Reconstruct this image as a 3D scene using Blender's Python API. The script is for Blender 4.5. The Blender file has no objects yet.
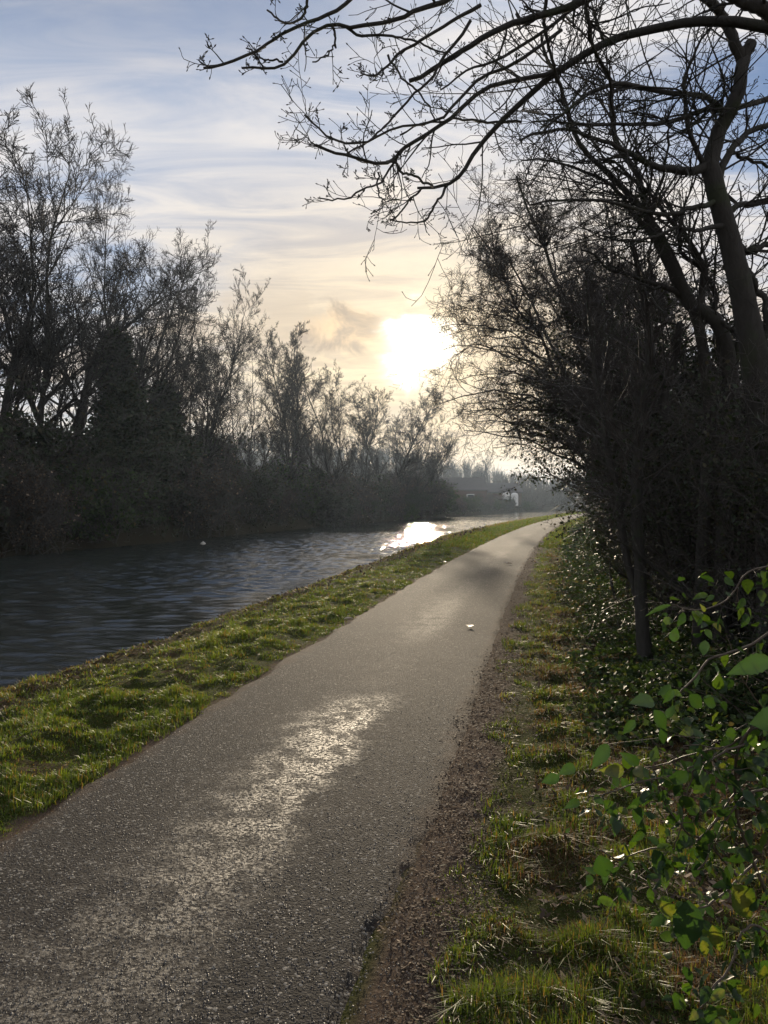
import bpy, math
import numpy as np
from mathutils import Vector

scene = bpy.context.scene
COL = scene.collection
PI = math.pi
F = 774.0
CAM_H = 1.6
PITCH = math.radians(-0.81)
WATER_Z = -0.28

# ------------------------------------------------------------------ camera
cd = bpy.data.cameras.new('camera')
cam = bpy.data.objects.new('camera', cd)
COL.objects.link(cam)
cam.location = (0, 0, CAM_H)
cam.rotation_euler = (math.radians(90) + PITCH, 0, 0)
cd.sensor_width = 36.0
cd.lens = F / 1024 * 36.0
cd.clip_start = 0.05
cd.clip_end = 5000
scene.camera = cam


def pt(px, py, d):
    """world point seen at photo position px, py, d metres ahead"""
    e = math.atan((512 - py) / F) + PITCH
    return (d * (px - 384) / F, d, CAM_H + d * math.tan(e))


# ------------------------------------------------------------------ noise
def _h(ix, iy, seed):
    n = (ix.astype(np.int64) * 374761393 + iy.astype(np.int64) * 668265263 + seed * 1442695041) & 0xffffffff
    n = ((n ^ (n >> 13)) * 1274126177) & 0xffffffff
    n = (n ^ (n >> 16)) & 0xffffffff
    return n / 4294967295.0


def vnoise(x, y, seed=0):
    x = np.asarray(x, float); y = np.asarray(y, float)
    ix = np.floor(x); iy = np.floor(y)
    fx = x - ix; fy = y - iy
    fx = fx * fx * (3 - 2 * fx); fy = fy * fy * (3 - 2 * fy)
    a = _h(ix, iy, seed); b = _h(ix + 1, iy, seed); c = _h(ix, iy + 1, seed); d = _h(ix + 1, iy + 1, seed)
    return (a * (1 - fx) + b * fx) * (1 - fy) + (c * (1 - fx) + d * fx) * fy


def fbm(x, y, seed=0, octv=4):
    s = 0; a = 0.5; t = 0
    for i in range(octv):
        s = s + a * vnoise(x, y, seed + i * 17); t += a
        x = x * 2.03 + 5.1; y = y * 2.03 + 1.7; a *= 0.5
    return s / t


def sstep(a, b, x):
    t = np.clip((x - a) / (b - a), 0, 1)
    return t * t * (3 - 2 * t)


# ------------------------------------------------------------------ the lie of the land
def C(Y):
    Y = np.asarray(Y, float)
    y = np.clip(Y, -40, 150)
    return -1.5 + 0.19 * y + 0.0009 * y * y + (Y - y) * np.where(Y > 150, 0.46, 0.118)


def near_bank(Y):
    return -3.45 - 0.75 * sstep(14, 45, np.asarray(Y, float))


def zland(u, Y):
    u = np.asarray(u, float); Y = np.asarray(Y, float)
    x = C(Y) + u
    z = np.zeros(np.broadcast(u, Y).shape)
    # path bed
    onpath = (1 - sstep(0.84, 0.94, np.abs(u)))
    lump = (fbm(x * 3.1, Y * 3.1, 3, 3) - 0.5) * 0.12 + (fbm(x * 11, Y * 11, 9, 3) - 0.5) * 0.05
    # left verge
    L = sstep(-1.0, -1.6, u)
    z = z + L * (lump * 1.35 + 0.04)
    # bank to the canal
    nb = near_bank(Y)
    wob = (fbm(Y * 0.9, Y * 0 + 2.0, 31, 3) - 0.5) * 0.5
    wob = wob * 0.7
    z = z - 0.16 * sstep(-1.6, nb + 0.1, u) - 1.5 * sstep(nb + 0.30 + wob, nb - 1.1 + wob, u)
    # far bank
    fb = -15.9 + (fbm(Y * 0.25, Y * 0 + 7.0, 5, 3) - 0.5) * 1.2
    z = z + 2.3 * sstep(fb + 0.7, fb - 1.6, u) + np.clip(-(u + 17.5), 0, 60) * 0.03
    # right verge and the ground under the hedge
    Rr = sstep(0.95, 1.2, u)
    z = z - 0.013 + (fbm(x * 2.1, Y * 2.1, 151, 3) - 0.45) * 0.03 * sstep(0.94, 1.0, u) * sstep(1.3, 1.05, u) + Rr * (lump * (0.25 + 0.75 * sstep(1.3, 1.7, u)) + 0.012) + 0.25 * sstep(2.2, 4.5, u)
    z = z + 0.012 * sstep(1.0, 1.06, u)
    z = z * (1 - onpath) - 0.03 * onpath
    return z


def zpath(u, Y):
    return 0.004 + 0.012 * (1 - (u / 1.0) ** 2) + (fbm(Y * 1.2, u * 1.2, 77, 3) - 0.5) * 0.012


# ------------------------------------------------------------------ mesh helpers
def make_mesh(name, V, Q, mat, parent=None, tint=None, uv=None, smooth=False):
    V = np.ascontiguousarray(V, dtype=np.float32); Q = np.ascontiguousarray(Q, dtype=np.int32)
    k = Q.shape[1]
    me = bpy.data.meshes.new(name)
    me.vertices.add(len(V)); me.vertices.foreach_set('co', V.ravel())
    me.loops.add(Q.size); me.loops.foreach_set('vertex_index', Q.ravel())
    me.polygons.add(len(Q)); me.polygons.foreach_set('loop_start', np.arange(0, Q.size, k, dtype=np.int32))
    if smooth:
        me.polygons.foreach_set('use_smooth', np.ones(len(Q), dtype=bool))
    if tint is not None:
        a = me.attributes.new('tint', 'FLOAT', 'POINT')
        a.data.foreach_set('value', np.ascontiguousarray(tint, dtype=np.float32))
    if uv is not None:
        l = me.uv_layers.new(name='UVMap')
        l.data.foreach_set('uv', np.ascontiguousarray(uv[Q.ravel()], dtype=np.float32).ravel())
    me.update(calc_edges=True)
    me.materials.append(mat)
    o = bpy.data.objects.new(name, me)
    COL.objects.link(o)
    if parent is not None:
        o.parent = parent
    return o


def tag(o, label=None, cat=None, group=None, kind=None):
    if label: o['label'] = label
    if cat: o['category'] = cat
    if group: o['group'] = group
    if kind: o['kind'] = kind
    return o


def empty(name, loc, label, cat, group=None, rz=0.0, s=1.0):
    o = bpy.data.objects.new(name, None)
    COL.objects.link(o)
    o.location = loc; o.rotation_euler = (0, 0, rz)
    o.scale = (s, s, s) if not hasattr(s, '__len__') else s
    o.empty_display_size = 0.3
    return tag(o, label, cat, group)


def copy_tree(o, loc, label, rz=0.0, s=1.0, group=None):
    c = o.copy(); COL.objects.link(c)
    c.location = loc; c.rotation_euler = (0, 0, rz)
    c.scale = (s, s, s) if not hasattr(s, '__len__') else s
    c['label'] = label
    if group: c['group'] = group
    for ch in list(o.children):
        k = ch.copy(); COL.objects.link(k); k.parent = c
    return c


def norm(v):
    return v / np.maximum(np.linalg.norm(v, axis=-1, keepdims=True), 1e-9)


def tubes(P, R, S, rng):
    """P (N,K,3), R (N,K) -> verts, quads"""
    N, K, _ = P.shape
    T = np.empty_like(P)
    T[:, 1:-1] = P[:, 2:] - P[:, :-2]; T[:, 0] = P[:, 1] - P[:, 0]; T[:, -1] = P[:, -1] - P[:, -2]
    T = norm(T)
    ref = rng.normal(size=(N, 1, 3))
    ref = ref - (ref * norm(T.mean(axis=1, keepdims=True))).sum(-1, keepdims=True) * norm(T.mean(axis=1, keepdims=True))
    A = norm(ref - (ref * T).sum(-1, keepdims=True) * T)
    B = np.cross(T, A)
    th = np.arange(S) / S * 2 * PI
    V = P[:, :, None, :] + R[:, :, None, None] * (A[:, :, None, :] * np.cos(th)[None, None, :, None] + B[:, :, None, :] * np.sin(th)[None, None, :, None])
    idx = np.arange(N * K * S).reshape(N, K, S)
    a = idx[:, :-1, :]; b = np.roll(a, -1, axis=2); d = idx[:, 1:, :]; c = np.roll(d, -1, axis=2)
    Q = np.stack([a, b, c, d], -1).reshape(-1, 4)
    return V.reshape(-1, 3), Q


def merge(parts):
    Vs, Qs, n = [], [], 0
    for V, Q in parts:
        Vs.append(V); Qs.append(Q + n); n += len(V)
    return np.concatenate(Vs), np.concatenate(Qs)


def grow(S, D, L, R, K, wob, up, taper, rng):
    N = len(S)
    P = np.empty((N, K, 3)); P[:, 0] = S
    d = norm(D.copy()); st = (L / (K - 1))[:, None]
    for k in range(1, K):
        d = d + rng.normal(0, wob, (N, 3))
        d[:, 2] += up
        d = norm(d)
        P[:, k] = P[:, k - 1] + d * st
    t = np.linspace(0, 1, K)[None, :]
    Rr = R[:, None] * (1 - (1 - taper) * t)
    return P, Rr


def kids(P, R, cnt, t0, t1, a0, a1, l0, l1, rr, rng, fade=0.5, rmin=0.0):
    """children of the polylines: starts, directions, lengths, radii"""
    N, K, _ = P.shape
    cnt = np.broadcast_to(np.asarray(cnt), (N,)).astype(int)
    pi = np.repeat(np.arange(N), cnt)
    M = len(pi)
    t = rng.uniform(t0, t1, M)
    f = t * (K - 1); i = np.minimum(f.astype(int), K - 2); w = (f - i)[:, None]
    S = P[pi, i] * (1 - w) + P[pi, i + 1] * w
    T = norm(P[pi, i + 1] - P[pi, i])
    rnd = rng.normal(size=(M, 3)); Pp = norm(rnd - (rnd * T).sum(-1, keepdims=True) * T)
    a = np.radians(rng.uniform(a0, a1, M))[:, None]
    D = T * np.cos(a) + Pp * np.sin(a)
    Lp = np.linalg.norm(P[:, 1:] - P[:, :-1], axis=-1).sum(1)
    L = Lp[pi] * rng.uniform(l0, l1, M) * (1 - fade * t)
    w1 = w[:, 0]
    rp = R[pi, i] * (1 - w1) + R[pi, i + 1] * w1
    r = np.maximum(rp * rr * rng.uniform(0.75, 1.1, M), rmin)
    return S, D, L, r


def leaf_quads(Pos, Dir, size, rng, width=0.55, fold=0.15, droop=0.0):
    M = len(Pos)
    D = norm(Dir)
    rnd = rng.normal(size=(M, 3)); Sd = norm(np.cross(D, rnd)); Nn = np.cross(Sd, D)
    s = np.broadcast_to(size, (M,))[:, None]
    v0 = Pos
    v1 = Pos + D * s * 0.45 + Sd * s * width * 0.5 + Nn * s * fold
    v2 = Pos + D * s - np.array([0, 0, 1]) * s * droop
    v3 = Pos + D * s * 0.45 - Sd * s * width * 0.5 + Nn * s * fold
    V = np.stack([v0, v1, v2, v3], 1).reshape(-1, 3)
    Q = np.arange(M * 4).reshape(M, 4)
    return V, Q


# ------------------------------------------------------------------ materials
class NT:
    def __init__(s, tree):
        s.t = tree

    def n(s, typ, ins=None, **props):
        nd = s.t.nodes.new(typ)
        for k, v in props.items():
            setattr(nd, k, v)
        for k, v in (ins or {}).items():
            sock = nd.inputs[k]
            if isinstance(v, bpy.types.NodeSocket):
                s.t.links.new(v, sock)
            else:
                sock.default_value = v
        return nd

    def math(s, op, a, b=None, c=None, clamp=False):
        ins = {0: a}
        if b is not None: ins[1] = b
        if c is not None: ins[2] = c
        return s.n('ShaderNodeMath', ins, operation=op, use_clamp=clamp).outputs[0]

    def vmath(s, op, a, b=None, scale=None):
        ins = {0: a}
        if b is not None: ins[1] = b
        nd = s.n('ShaderNodeVectorMath', ins, operation=op)
        if scale is not None: nd.inputs['Scale'].default_value = scale
        return nd.outputs['Value'] if op in ('DOT_PRODUCT', 'LENGTH') else nd.outputs[0]

    def noise(s, vec, scale, detail=4, rough=0.5, dist=0.0, out=0):
        nd = s.n('ShaderNodeTexNoise', {'Scale': scale, 'Detail': detail, 'Roughness': rough, 'Distortion': dist})
        if vec is not None: s.t.links.new(vec, nd.inputs['Vector'])
        return nd.outputs[out]

    def ramp(s, fac, stops):
        nd = s.n('ShaderNodeValToRGB', {0: fac})
        el = nd.color_ramp.elements
        while len(el) < len(stops): el.new(0.5)
        for e, (p, c) in zip(el, stops):
            e.position = p
            e.color = (c, c, c, 1) if not hasattr(c, '__len__') else (*c, 1)
        return nd.outputs[0]

    def mix(s, fac, a, b, typ='MIX'):
        nd = s.n('ShaderNodeMix', data_type='RGBA', blend_type=typ)
        for sock, v in ((nd.inputs[0], fac), (nd.inputs[6], a), (nd.inputs[7], b)):
            if isinstance(v, bpy.types.NodeSocket): s.t.links.new(v, sock)
            else: sock.default_value = v if not hasattr(v, '__len__') else (*v, 1)
        return nd.outputs[2]

    def mapr(s, v, a, b, c=0.0, d=1.0, smooth=True):
        nd = s.n('ShaderNodeMapRange', {'Value': v, 'From Min': a, 'From Max': b, 'To Min': c, 'To Max': d})
        nd.interpolation_type = 'SMOOTHSTEP' if smooth else 'LINEAR'
        return nd.outputs[0]


def new_mat(name):
    m = bpy.data.materials.new(name); m.use_nodes = True
    m.node_tree.nodes.clear()
    g = NT(m.node_tree)
    out = g.n('ShaderNodeOutputMaterial')
    return m, g, out


def mat_basic(name, colr, rough=0.8, var=0.35, scale=8.0, bump=0.3, dist=0.01, spec=0.3, metallic=0.0):
    m, g, out = new_mat(name)
    tc = g.n('ShaderNodeTexCoord').outputs['Object']
    nz = g.noise(tc, scale, 6, 0.6)
    c = g.mix(nz, tuple(x * (1 - var) for x in colr), tuple(x * (1 + var) for x in colr))
    b = g.n('ShaderNodeBump', {'Strength': bump, 'Distance': dist, 'Height': g.noise(tc, scale * 5, 5, 0.6)})
    p = g.n('ShaderNodeBsdfPrincipled', {'Base Color': c, 'Roughness': rough, 'Normal': b.outputs[0], 'Specular IOR Level': spec, 'Metallic': metallic})
    g.t.links.new(p.outputs[0], out.inputs[0])
    return m


def mat_bark(name, colr):
    m, g, out = new_mat(name)
    tc = g.n('ShaderNodeTexCoord').outputs['Object']
    mp = g.n('ShaderNodeMapping', {'Vector': tc, 'Scale': (1, 1, 0.25)}).outputs[0]
    n1 = g.noise(mp, 30, 6, 0.65, 0.5)
    n2 = g.noise(tc, 3.0, 4, 0.6)
    c = g.mix(n1, tuple(x * 0.5 for x in colr), tuple(x * 1.4 for x in colr))
    c = g.mix(g.mapr(n2, 0.5, 0.7, 0, 0.6), c, (0.05, 0.065, 0.03))
    b = g.n('ShaderNodeBump', {'Strength': 0.8, 'Distance': 0.02, 'Height': n1})
    p = g.n('ShaderNodeBsdfPrincipled', {'Base Color': c, 'Roughness': 0.85, 'Normal': b.outputs[0], 'Specular IOR Level': 0.2})
    g.t.links.new(p.outputs[0], out.inputs[0])
    return m


def mat_leaf(name, stops, rough=0.45, trans=0.4, tcol=None, spec=0.5):
    """stops: colours across the per-leaf tint"""
    m, g, out = new_mat(name)
    at = g.n('ShaderNodeAttribute', attribute_name='tint').outputs['Fac']
    c = g.ramp(at, stops)
    p = g.n('ShaderNodeBsdfPrincipled', {'Base Color': c, 'Roughness': rough, 'Specular IOR Level': spec})
    tr_c = g.mix(1.0, c, tcol or (1.6, 1.5, 0.6), 'MULTIPLY')
    tr = g.n('ShaderNodeBsdfTranslucent', {'Color': tr_c})
    mx = g.n('ShaderNodeMixShader', {0: trans})
    g.t.links.new(p.outputs[0], mx.inputs[1]); g.t.links.new(tr.outputs[0], mx.inputs[2])
    g.t.links.new(mx.outputs[0], out.inputs[0])
    return m


M = {}
M['bark'] = mat_bark('bark', (0.055, 0.051, 0.045))
M['twig'] = mat_basic('twig', (0.032, 0.028, 0.024), 0.75, 0.4, 3.0, 0.1)
M['hawthorn_twig'] = mat_basic('hawthorn_twig', (0.062, 0.054, 0.046), 0.6, 0.4, 3.0, 0.1)
M['grass'] = mat_leaf('grass_blade', [(0.0, (0.20, 0.13, 0.05)), (0.22, (0.17, 0.13, 0.04)), (0.30, (0.055, 0.095, 0.014)), (0.7, (0.10, 0.155, 0.02)), (1.0, (0.18, 0.22, 0.03))], 0.5, 0.5, (1.6, 1.4, 0.6))
M['dry_grass'] = mat_leaf('dry_grass_blade', [(0.0, (0.07, 0.04, 0.018)), (0.5, (0.17, 0.105, 0.045)), (0.75, (0.14, 0.11, 0.03)), (1.0, (0.08, 0.12, 0.02))], 0.7, 0.45, (1.5, 1.2, 0.7))
M['ivy'] = mat_leaf('ivy_leaf', [(0.0, (0.02, 0.035, 0.012)), (0.6, (0.04, 0.065, 0.02)), (0.9, (0.06, 0.09, 0.03)), (1.0, (0.14, 0.10, 0.05))], 0.6, 0.25, (1.3, 1.4, 0.6), 0.22)
M['dark_leaf'] = mat_leaf('dark_leaf', [(0.0, (0.018, 0.028, 0.012)), (0.7, (0.035, 0.05, 0.02)), (1.0, (0.07, 0.055, 0.03))], 0.5, 0.12, None, 0.3)
M['litter'] = mat_leaf('dead_leaf', [(0.0, (0.045, 0.033, 0.024)), (0.5, (0.10, 0.073, 0.052)), (0.85, (0.17, 0.125, 0.088)), (1.0, (0.40, 0.31, 0.22))], 0.8, 0.12, (1, 1, 1), 0.12)
M['pale_leaf'] = mat_basic('pale_leaf', (0.50, 0.41, 0.31), 0.5, 0.15, 30, 0.3)
M['stone_chip'] = mat_leaf('stone_chip', [(0.0, (0.05, 0.045, 0.04)), (0.6, (0.13, 0.12, 0.105)), (1.0, (0.24, 0.22, 0.19))], 0.5, 0.0, None)


def mat_ground():
    m, g, out = new_mat('verge_soil')
    uvn = g.n('ShaderNodeUVMap', uv_map='UVMap').outputs[0]
    sp = g.n('ShaderNodeSeparateXYZ', {0: uvn}).outputs
    u = sp[0]
    pos = g.n('ShaderNodeNewGeometry').outputs['Position']
    n1 = g.noise(pos, 1.6, 5, 0.6); n2 = g.noise(pos, 14, 6, 0.65); n3 = g.noise(pos, 70, 4, 0.6)
    turf = g.mix(n2, (0.02, 0.028, 0.008), (0.07, 0.075, 0.02))
    dead = g.mix(n2, (0.035, 0.024, 0.014), (0.13, 0.09, 0.05))
    dirt = g.mix(n2, (0.04, 0.029, 0.021), (0.15, 0.11, 0.08))
    uu = g.math('ADD', u, g.math('MULTIPLY', g.math('SUBTRACT', n1, 0.5), 0.7))
    c = g.mix(g.mapr(n1, 0.5, 0.68), turf, dead)
    # worn dirt strip on the right of the path, litter under the hedge, brown lip of the bank
    dm = g.math('MULTIPLY', g.mapr(u, 0.9, 1.0), g.mapr(uu, 1.36, 1.2))
    c = g.mix(dm, c, dirt)
    c = g.mix(g.mapr(uu, 1.9, 2.4), c, dead)
    c = g.mix(g.mapr(uu, -2.7, -3.3), c, dead)
    c = g.mix(g.mapr(u, -10, -11), c, (0.035, 0.03, 0.018))  # far bank soil darkened: shade under the scrub put into its colour
    lm = g.math('MULTIPLY', g.mapr(u, -1.16, -1.08), g.mapr(u, -0.9, -1.0))
    c = g.mix(lm, c, dirt)
    hgt = g.math('ADD', g.math('MULTIPLY', n2, 1.0), g.math('MULTIPLY', n3, 0.5))
    b = g.n('ShaderNodeBump', {'Strength': 1.0, 'Distance': 0.03, 'Height': hgt})
    p = g.n('ShaderNodeBsdfPrincipled', {'Base Color': c, 'Roughness': 1.0, 'Normal': b.outputs[0], 'Specular IOR Level': 0.04})
    g.t.links.new(p.outputs[0], out.inputs[0])
    return m


def mat_path():
    m, g, out = new_mat('worn_tarmac')
    uvn = g.n('ShaderNodeUVMap', uv_map='UVMap').outputs[0]
    sp = g.n('ShaderNodeSeparateXYZ', {0: uvn}).outputs
    u, Y = sp[0], sp[1]
    pos = g.n('ShaderNodeNewGeometry').outputs['Position']
    vo = g.n('ShaderNodeTexVoronoi', {'Vector': pos, 'Scale': 95.0, 'Randomness': 1.0})
    chipc = vo.outputs['Color']; chipd = vo.outputs['Distance']
    chv = g.n('ShaderNodeSeparateColor', {0: chipc}).outputs[0]
    big = g.noise(pos, 0.9, 4, 0.55); mid = g.noise(pos, 6, 5, 0.6); fine = g.noise(pos, 160, 4, 0.7); coarse = g.noise(pos, 52, 5, 0.78)
    # worn streak: follows the path a little left of its middle, fading in and out along it
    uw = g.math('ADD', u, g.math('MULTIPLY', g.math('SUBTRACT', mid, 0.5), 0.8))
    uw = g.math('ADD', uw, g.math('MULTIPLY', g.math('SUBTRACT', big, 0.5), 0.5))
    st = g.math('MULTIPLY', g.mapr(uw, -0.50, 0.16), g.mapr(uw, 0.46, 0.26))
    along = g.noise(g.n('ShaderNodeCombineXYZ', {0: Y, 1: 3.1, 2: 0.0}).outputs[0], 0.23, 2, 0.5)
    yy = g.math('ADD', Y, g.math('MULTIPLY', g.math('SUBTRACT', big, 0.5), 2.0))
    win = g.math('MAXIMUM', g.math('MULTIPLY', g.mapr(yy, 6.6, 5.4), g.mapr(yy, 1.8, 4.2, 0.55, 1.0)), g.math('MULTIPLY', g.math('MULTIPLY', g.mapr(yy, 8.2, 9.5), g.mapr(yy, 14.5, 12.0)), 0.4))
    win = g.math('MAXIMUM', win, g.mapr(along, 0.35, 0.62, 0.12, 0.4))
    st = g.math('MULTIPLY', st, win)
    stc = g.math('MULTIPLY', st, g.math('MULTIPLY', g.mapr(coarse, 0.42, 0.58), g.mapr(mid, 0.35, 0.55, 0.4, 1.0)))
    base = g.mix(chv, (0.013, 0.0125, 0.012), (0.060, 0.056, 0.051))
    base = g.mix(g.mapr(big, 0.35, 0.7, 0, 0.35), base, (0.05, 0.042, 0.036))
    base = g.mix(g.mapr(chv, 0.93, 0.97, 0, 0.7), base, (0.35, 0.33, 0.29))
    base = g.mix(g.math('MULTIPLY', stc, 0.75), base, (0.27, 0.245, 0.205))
    # mud creeping in from both edges
    ed = g.math('ADD', g.math('ABSOLUTE', u), g.math('MULTIPLY', g.math('SUBTRACT', mid, 0.5), 0.35))
    base = g.mix(g.mapr(ed, 0.86, 1.02, 0, 0.8), base, (0.085, 0.062, 0.045))
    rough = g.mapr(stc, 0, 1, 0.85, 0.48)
    h1 = g.math('MULTIPLY', g.math('SUBTRACT', 1.0, chipd), 1.0)
    hh = g.math('ADD', g.math('MULTIPLY', h1, 0.5), g.math('MULTIPLY', fine, 0.35))
    hh = g.math('ADD', hh, g.math('MULTIPLY', coarse, g.mapr(st, 0, 1, 0.5, 2.2)))
    b = g.n('ShaderNodeBump', {'Strength': 1.0, 'Distance': 0.008, 'Height': hh})
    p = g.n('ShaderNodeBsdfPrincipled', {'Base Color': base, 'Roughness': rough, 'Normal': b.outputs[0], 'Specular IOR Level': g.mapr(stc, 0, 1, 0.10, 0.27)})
    g.t.links.new(p.outputs[0], out.inputs[0])
    return m


def mat_water():
    m, g, out = new_mat('canal_water')
    pos = g.n('ShaderNodeNewGeometry').outputs['Position']
    rot = g.n('ShaderNodeMapping', {'Vector': pos, 'Rotation': (0, 0, math.radians(-12)), 'Scale': (0.8, 1.9, 1)}).outputs[0]
    w1 = g.noise(rot, 2.6, 4, 0.55, 0.6)
    w2 = g.noise(rot, 15.0, 3, 0.5, 0.3)
    patch = g.noise(g.n('ShaderNodeMapping', {'Vector': pos, 'Scale': (0.16, 0.10, 1)}).outputs[0], 1.0, 3, 0.5)
    amp = g.mapr(patch, 0.38, 0.62, 0.35, 1.0)
    h = g.math('MULTIPLY', g.math('ADD', w1, g.math('MULTIPLY', w2, 0.35)), amp)
    b = g.n('ShaderNodeBump', {'Strength': 1.0, 'Distance': 0.03, 'Height': h})
    p = g.n('ShaderNodeBsdfPrincipled', {'Base Color': (0.025, 0.03, 0.026, 1), 'Roughness': 0.05, 'IOR': 1.7, 'Normal': b.outputs[0]})
    g.t.links.new(p.outputs[0], out.inputs[0])
    return m


M['ground'] = mat_ground()
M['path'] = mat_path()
M['water'] = mat_water()
M['hill'] = mat_basic('wooded_hill', (0.05, 0.045, 0.03), 0.95, 0.4, 0.15, 0.5, 0.5)
M['wood'] = mat_basic('distant_twigs', (0.07, 0.06, 0.045), 0.95, 0.4, 0.3, 0.0)
M['brick'] = mat_basic('dark_brick', (0.10, 0.055, 0.042), 0.9, 0.3, 4.0, 0.5)
M['roof'] = mat_basic('slate_roof', (0.09, 0.08, 0.075), 0.7, 0.25, 3.0, 0.4)
M['pale_metal'] = mat_basic('pale_sheeting', (0.50, 0.47, 0.42), 0.5, 0.1, 3.0, 0.1)
M['white_paint'] = mat_basic('white_paint', (0.78, 0.77, 0.72), 0.5, 0.06, 5.0, 0.1)
M['blue_paint'] = mat_basic('blue_paint', (0.04, 0.14, 0.42), 0.5, 0.15, 5.0, 0.1)
M['glass'] = mat_basic('dark_glass', (0.02, 0.025, 0.03), 0.1, 0.1, 2.0, 0.0, spec=0.6)
M['timber'] = mat_basic('weathered_timber', (0.12, 0.09, 0.06), 0.85, 0.3, 6.0, 0.4)

# ------------------------------------------------------------------ terrain sheet
Ys = [-30, -22, -15, -9, -5, -2, 0]
y = 0.0
while y < 1200:
    y += max(0.035, 0.012 * abs(y)) if y > 1.5 else 0.15
    Ys.append(y)
Ys = np.array(Ys)
us = np.concatenate([np.array([-900, -500, -300, -180, -120, -80, -60, -45, -35, -28, -24, -21, -19.5]), np.arange(-18.8, -14.4, 0.3), np.linspace(-14.3, -6, 8),
                     np.arange(-5.8, -1.2, 0.05), np.arange(-1.2, -0.8, 0.03), np.linspace(-0.78, 0.78, 8), np.arange(0.8, 1.3, 0.03), np.arange(1.3, 4.6, 0.045),
                     np.array([4.8, 5.3, 6, 7, 9, 12, 18, 28, 45, 80, 130, 200, 320, 550, 900])])
U, YY = np.meshgrid(us, Ys)
Z = zland(U, YY)
V = np.stack([C(YY) + U, YY, Z], -1).reshape(-1, 3)
ny, nu = U.shape
idx = np.arange(ny * nu).reshape(ny, nu)
Q = np.stack([idx[:-1, :-1], idx[:-1, 1:], idx[1:, 1:], idx[1:, :-1]], -1).reshape(-1, 4)
o = make_mesh('ground', V, Q, M['ground'], uv=np.stack([U, YY], -1).reshape(-1, 2), smooth=True)
tag(o, kind='structure')

# path sheet with its broken edge
Yp = Ys[(Ys > -16) & (Ys < 170)]
up = np.linspace(-1, 1, 41)
U, YY = np.meshgrid(up, Yp)
eL = (fbm(Yp * 3.0, Yp * 0, 41, 4) - 0.5) * 0.16
eR = (fbm(Yp * 5.0, Yp * 0 + 9.5, 43, 4) - 0.5) * 0.10 - 0.13 * sstep(4.2, 2.6, Yp)
UU = U.copy()
UU = np.where(U < 0, U * (1 + np.abs(U) ** 6 * -eL[:, None]), U * (1 + np.abs(U) ** 6 * eR[:, None]))
Z = zpath(UU, YY)
# skirts
UU = np.concatenate([UU[:, :1] - 0.05, UU, UU[:, -1:] + 0.07], 1); YY = np.concatenate([YY[:, :1], YY, YY[:, :1]], 1)
Z[:, 0] -= 0.006; Z[:, -1] -= 0.006
Z = np.concatenate([Z[:, :1] * 0 - 0.035, Z, Z[:, :1] * 0 - 0.035], 1)
V = np.stack([C(YY) + UU, YY, Z], -1).reshape(-1, 3)
ny, nu = UU.shape
idx = np.arange(ny * nu).reshape(ny, nu)
Q = np.stack([idx[:-1, :-1], idx[:-1, 1:], idx[1:, 1:], idx[1:, :-1]], -1).reshape(-1, 4)
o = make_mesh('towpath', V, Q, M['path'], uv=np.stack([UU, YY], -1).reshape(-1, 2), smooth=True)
tag(o, 'worn grey tarmac towpath curving away beside the canal', kind='structure')

# water: a sheet with real ripples, finest where it is near
Yw = [-30.0, -15.0, 0.0, 3.0]
while Yw[-1] < 700:
    Yw.append(Yw[-1] + max(0.035, 0.0035 * Yw[-1] if Yw[-1] < 90 else 0.03 * Yw[-1]))
Yw = np.array(Yw)
uw = np.arange(-17.4, -2.55, 0.06)
U, YY = np.meshgrid(uw, Yw)
XX = C(YY) + U
rw = np.random.default_rng(3)
h = np.zeros_like(XX)
warp = (fbm(XX * 0.5, YY * 0.5, 201, 3) - 0.5) * 2.2
for i in range(22):
    lam = rw.uniform(0.16, 0.55); th = rw.normal(math.radians(86), 0.24)
    k = 2 * PI / lam
    h += (lam / 0.4) ** 1.15 * np.sin(k * (XX * math.cos(th) + YY * math.sin(th)) + warp * 1.5 * rw.uniform(0.5, 1.5) + rw.uniform(0, 6.28))
gust = (0.25 + 1.1 * sstep(0.36, 0.6, fbm(XX * 0.13 + 3, YY * 0.10, 211, 3))) * (0.65 + 0.6 * sstep(11, 20, YY + 0.25 * XX))
amp = 0.0038 * gust
h = h * amp * (1 - 0.85 * sstep(45, 95, YY))
V = np.stack([XX, YY, WATER_Z + h], -1).reshape(-1, 3)
ny, nu = U.shape
idx = np.arange(ny * nu).reshape(ny, nu)
Q = np.stack([idx[:-1, :-1], idx[:-1, 1:], idx[1:, 1:], idx[1:, :-1]], -1).reshape(-1, 4)
o = make_mesh('canal_water', V, Q, M['water'], smooth=True)
tag(o, 'rippled canal water reflecting the low sun', kind='structure')

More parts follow.
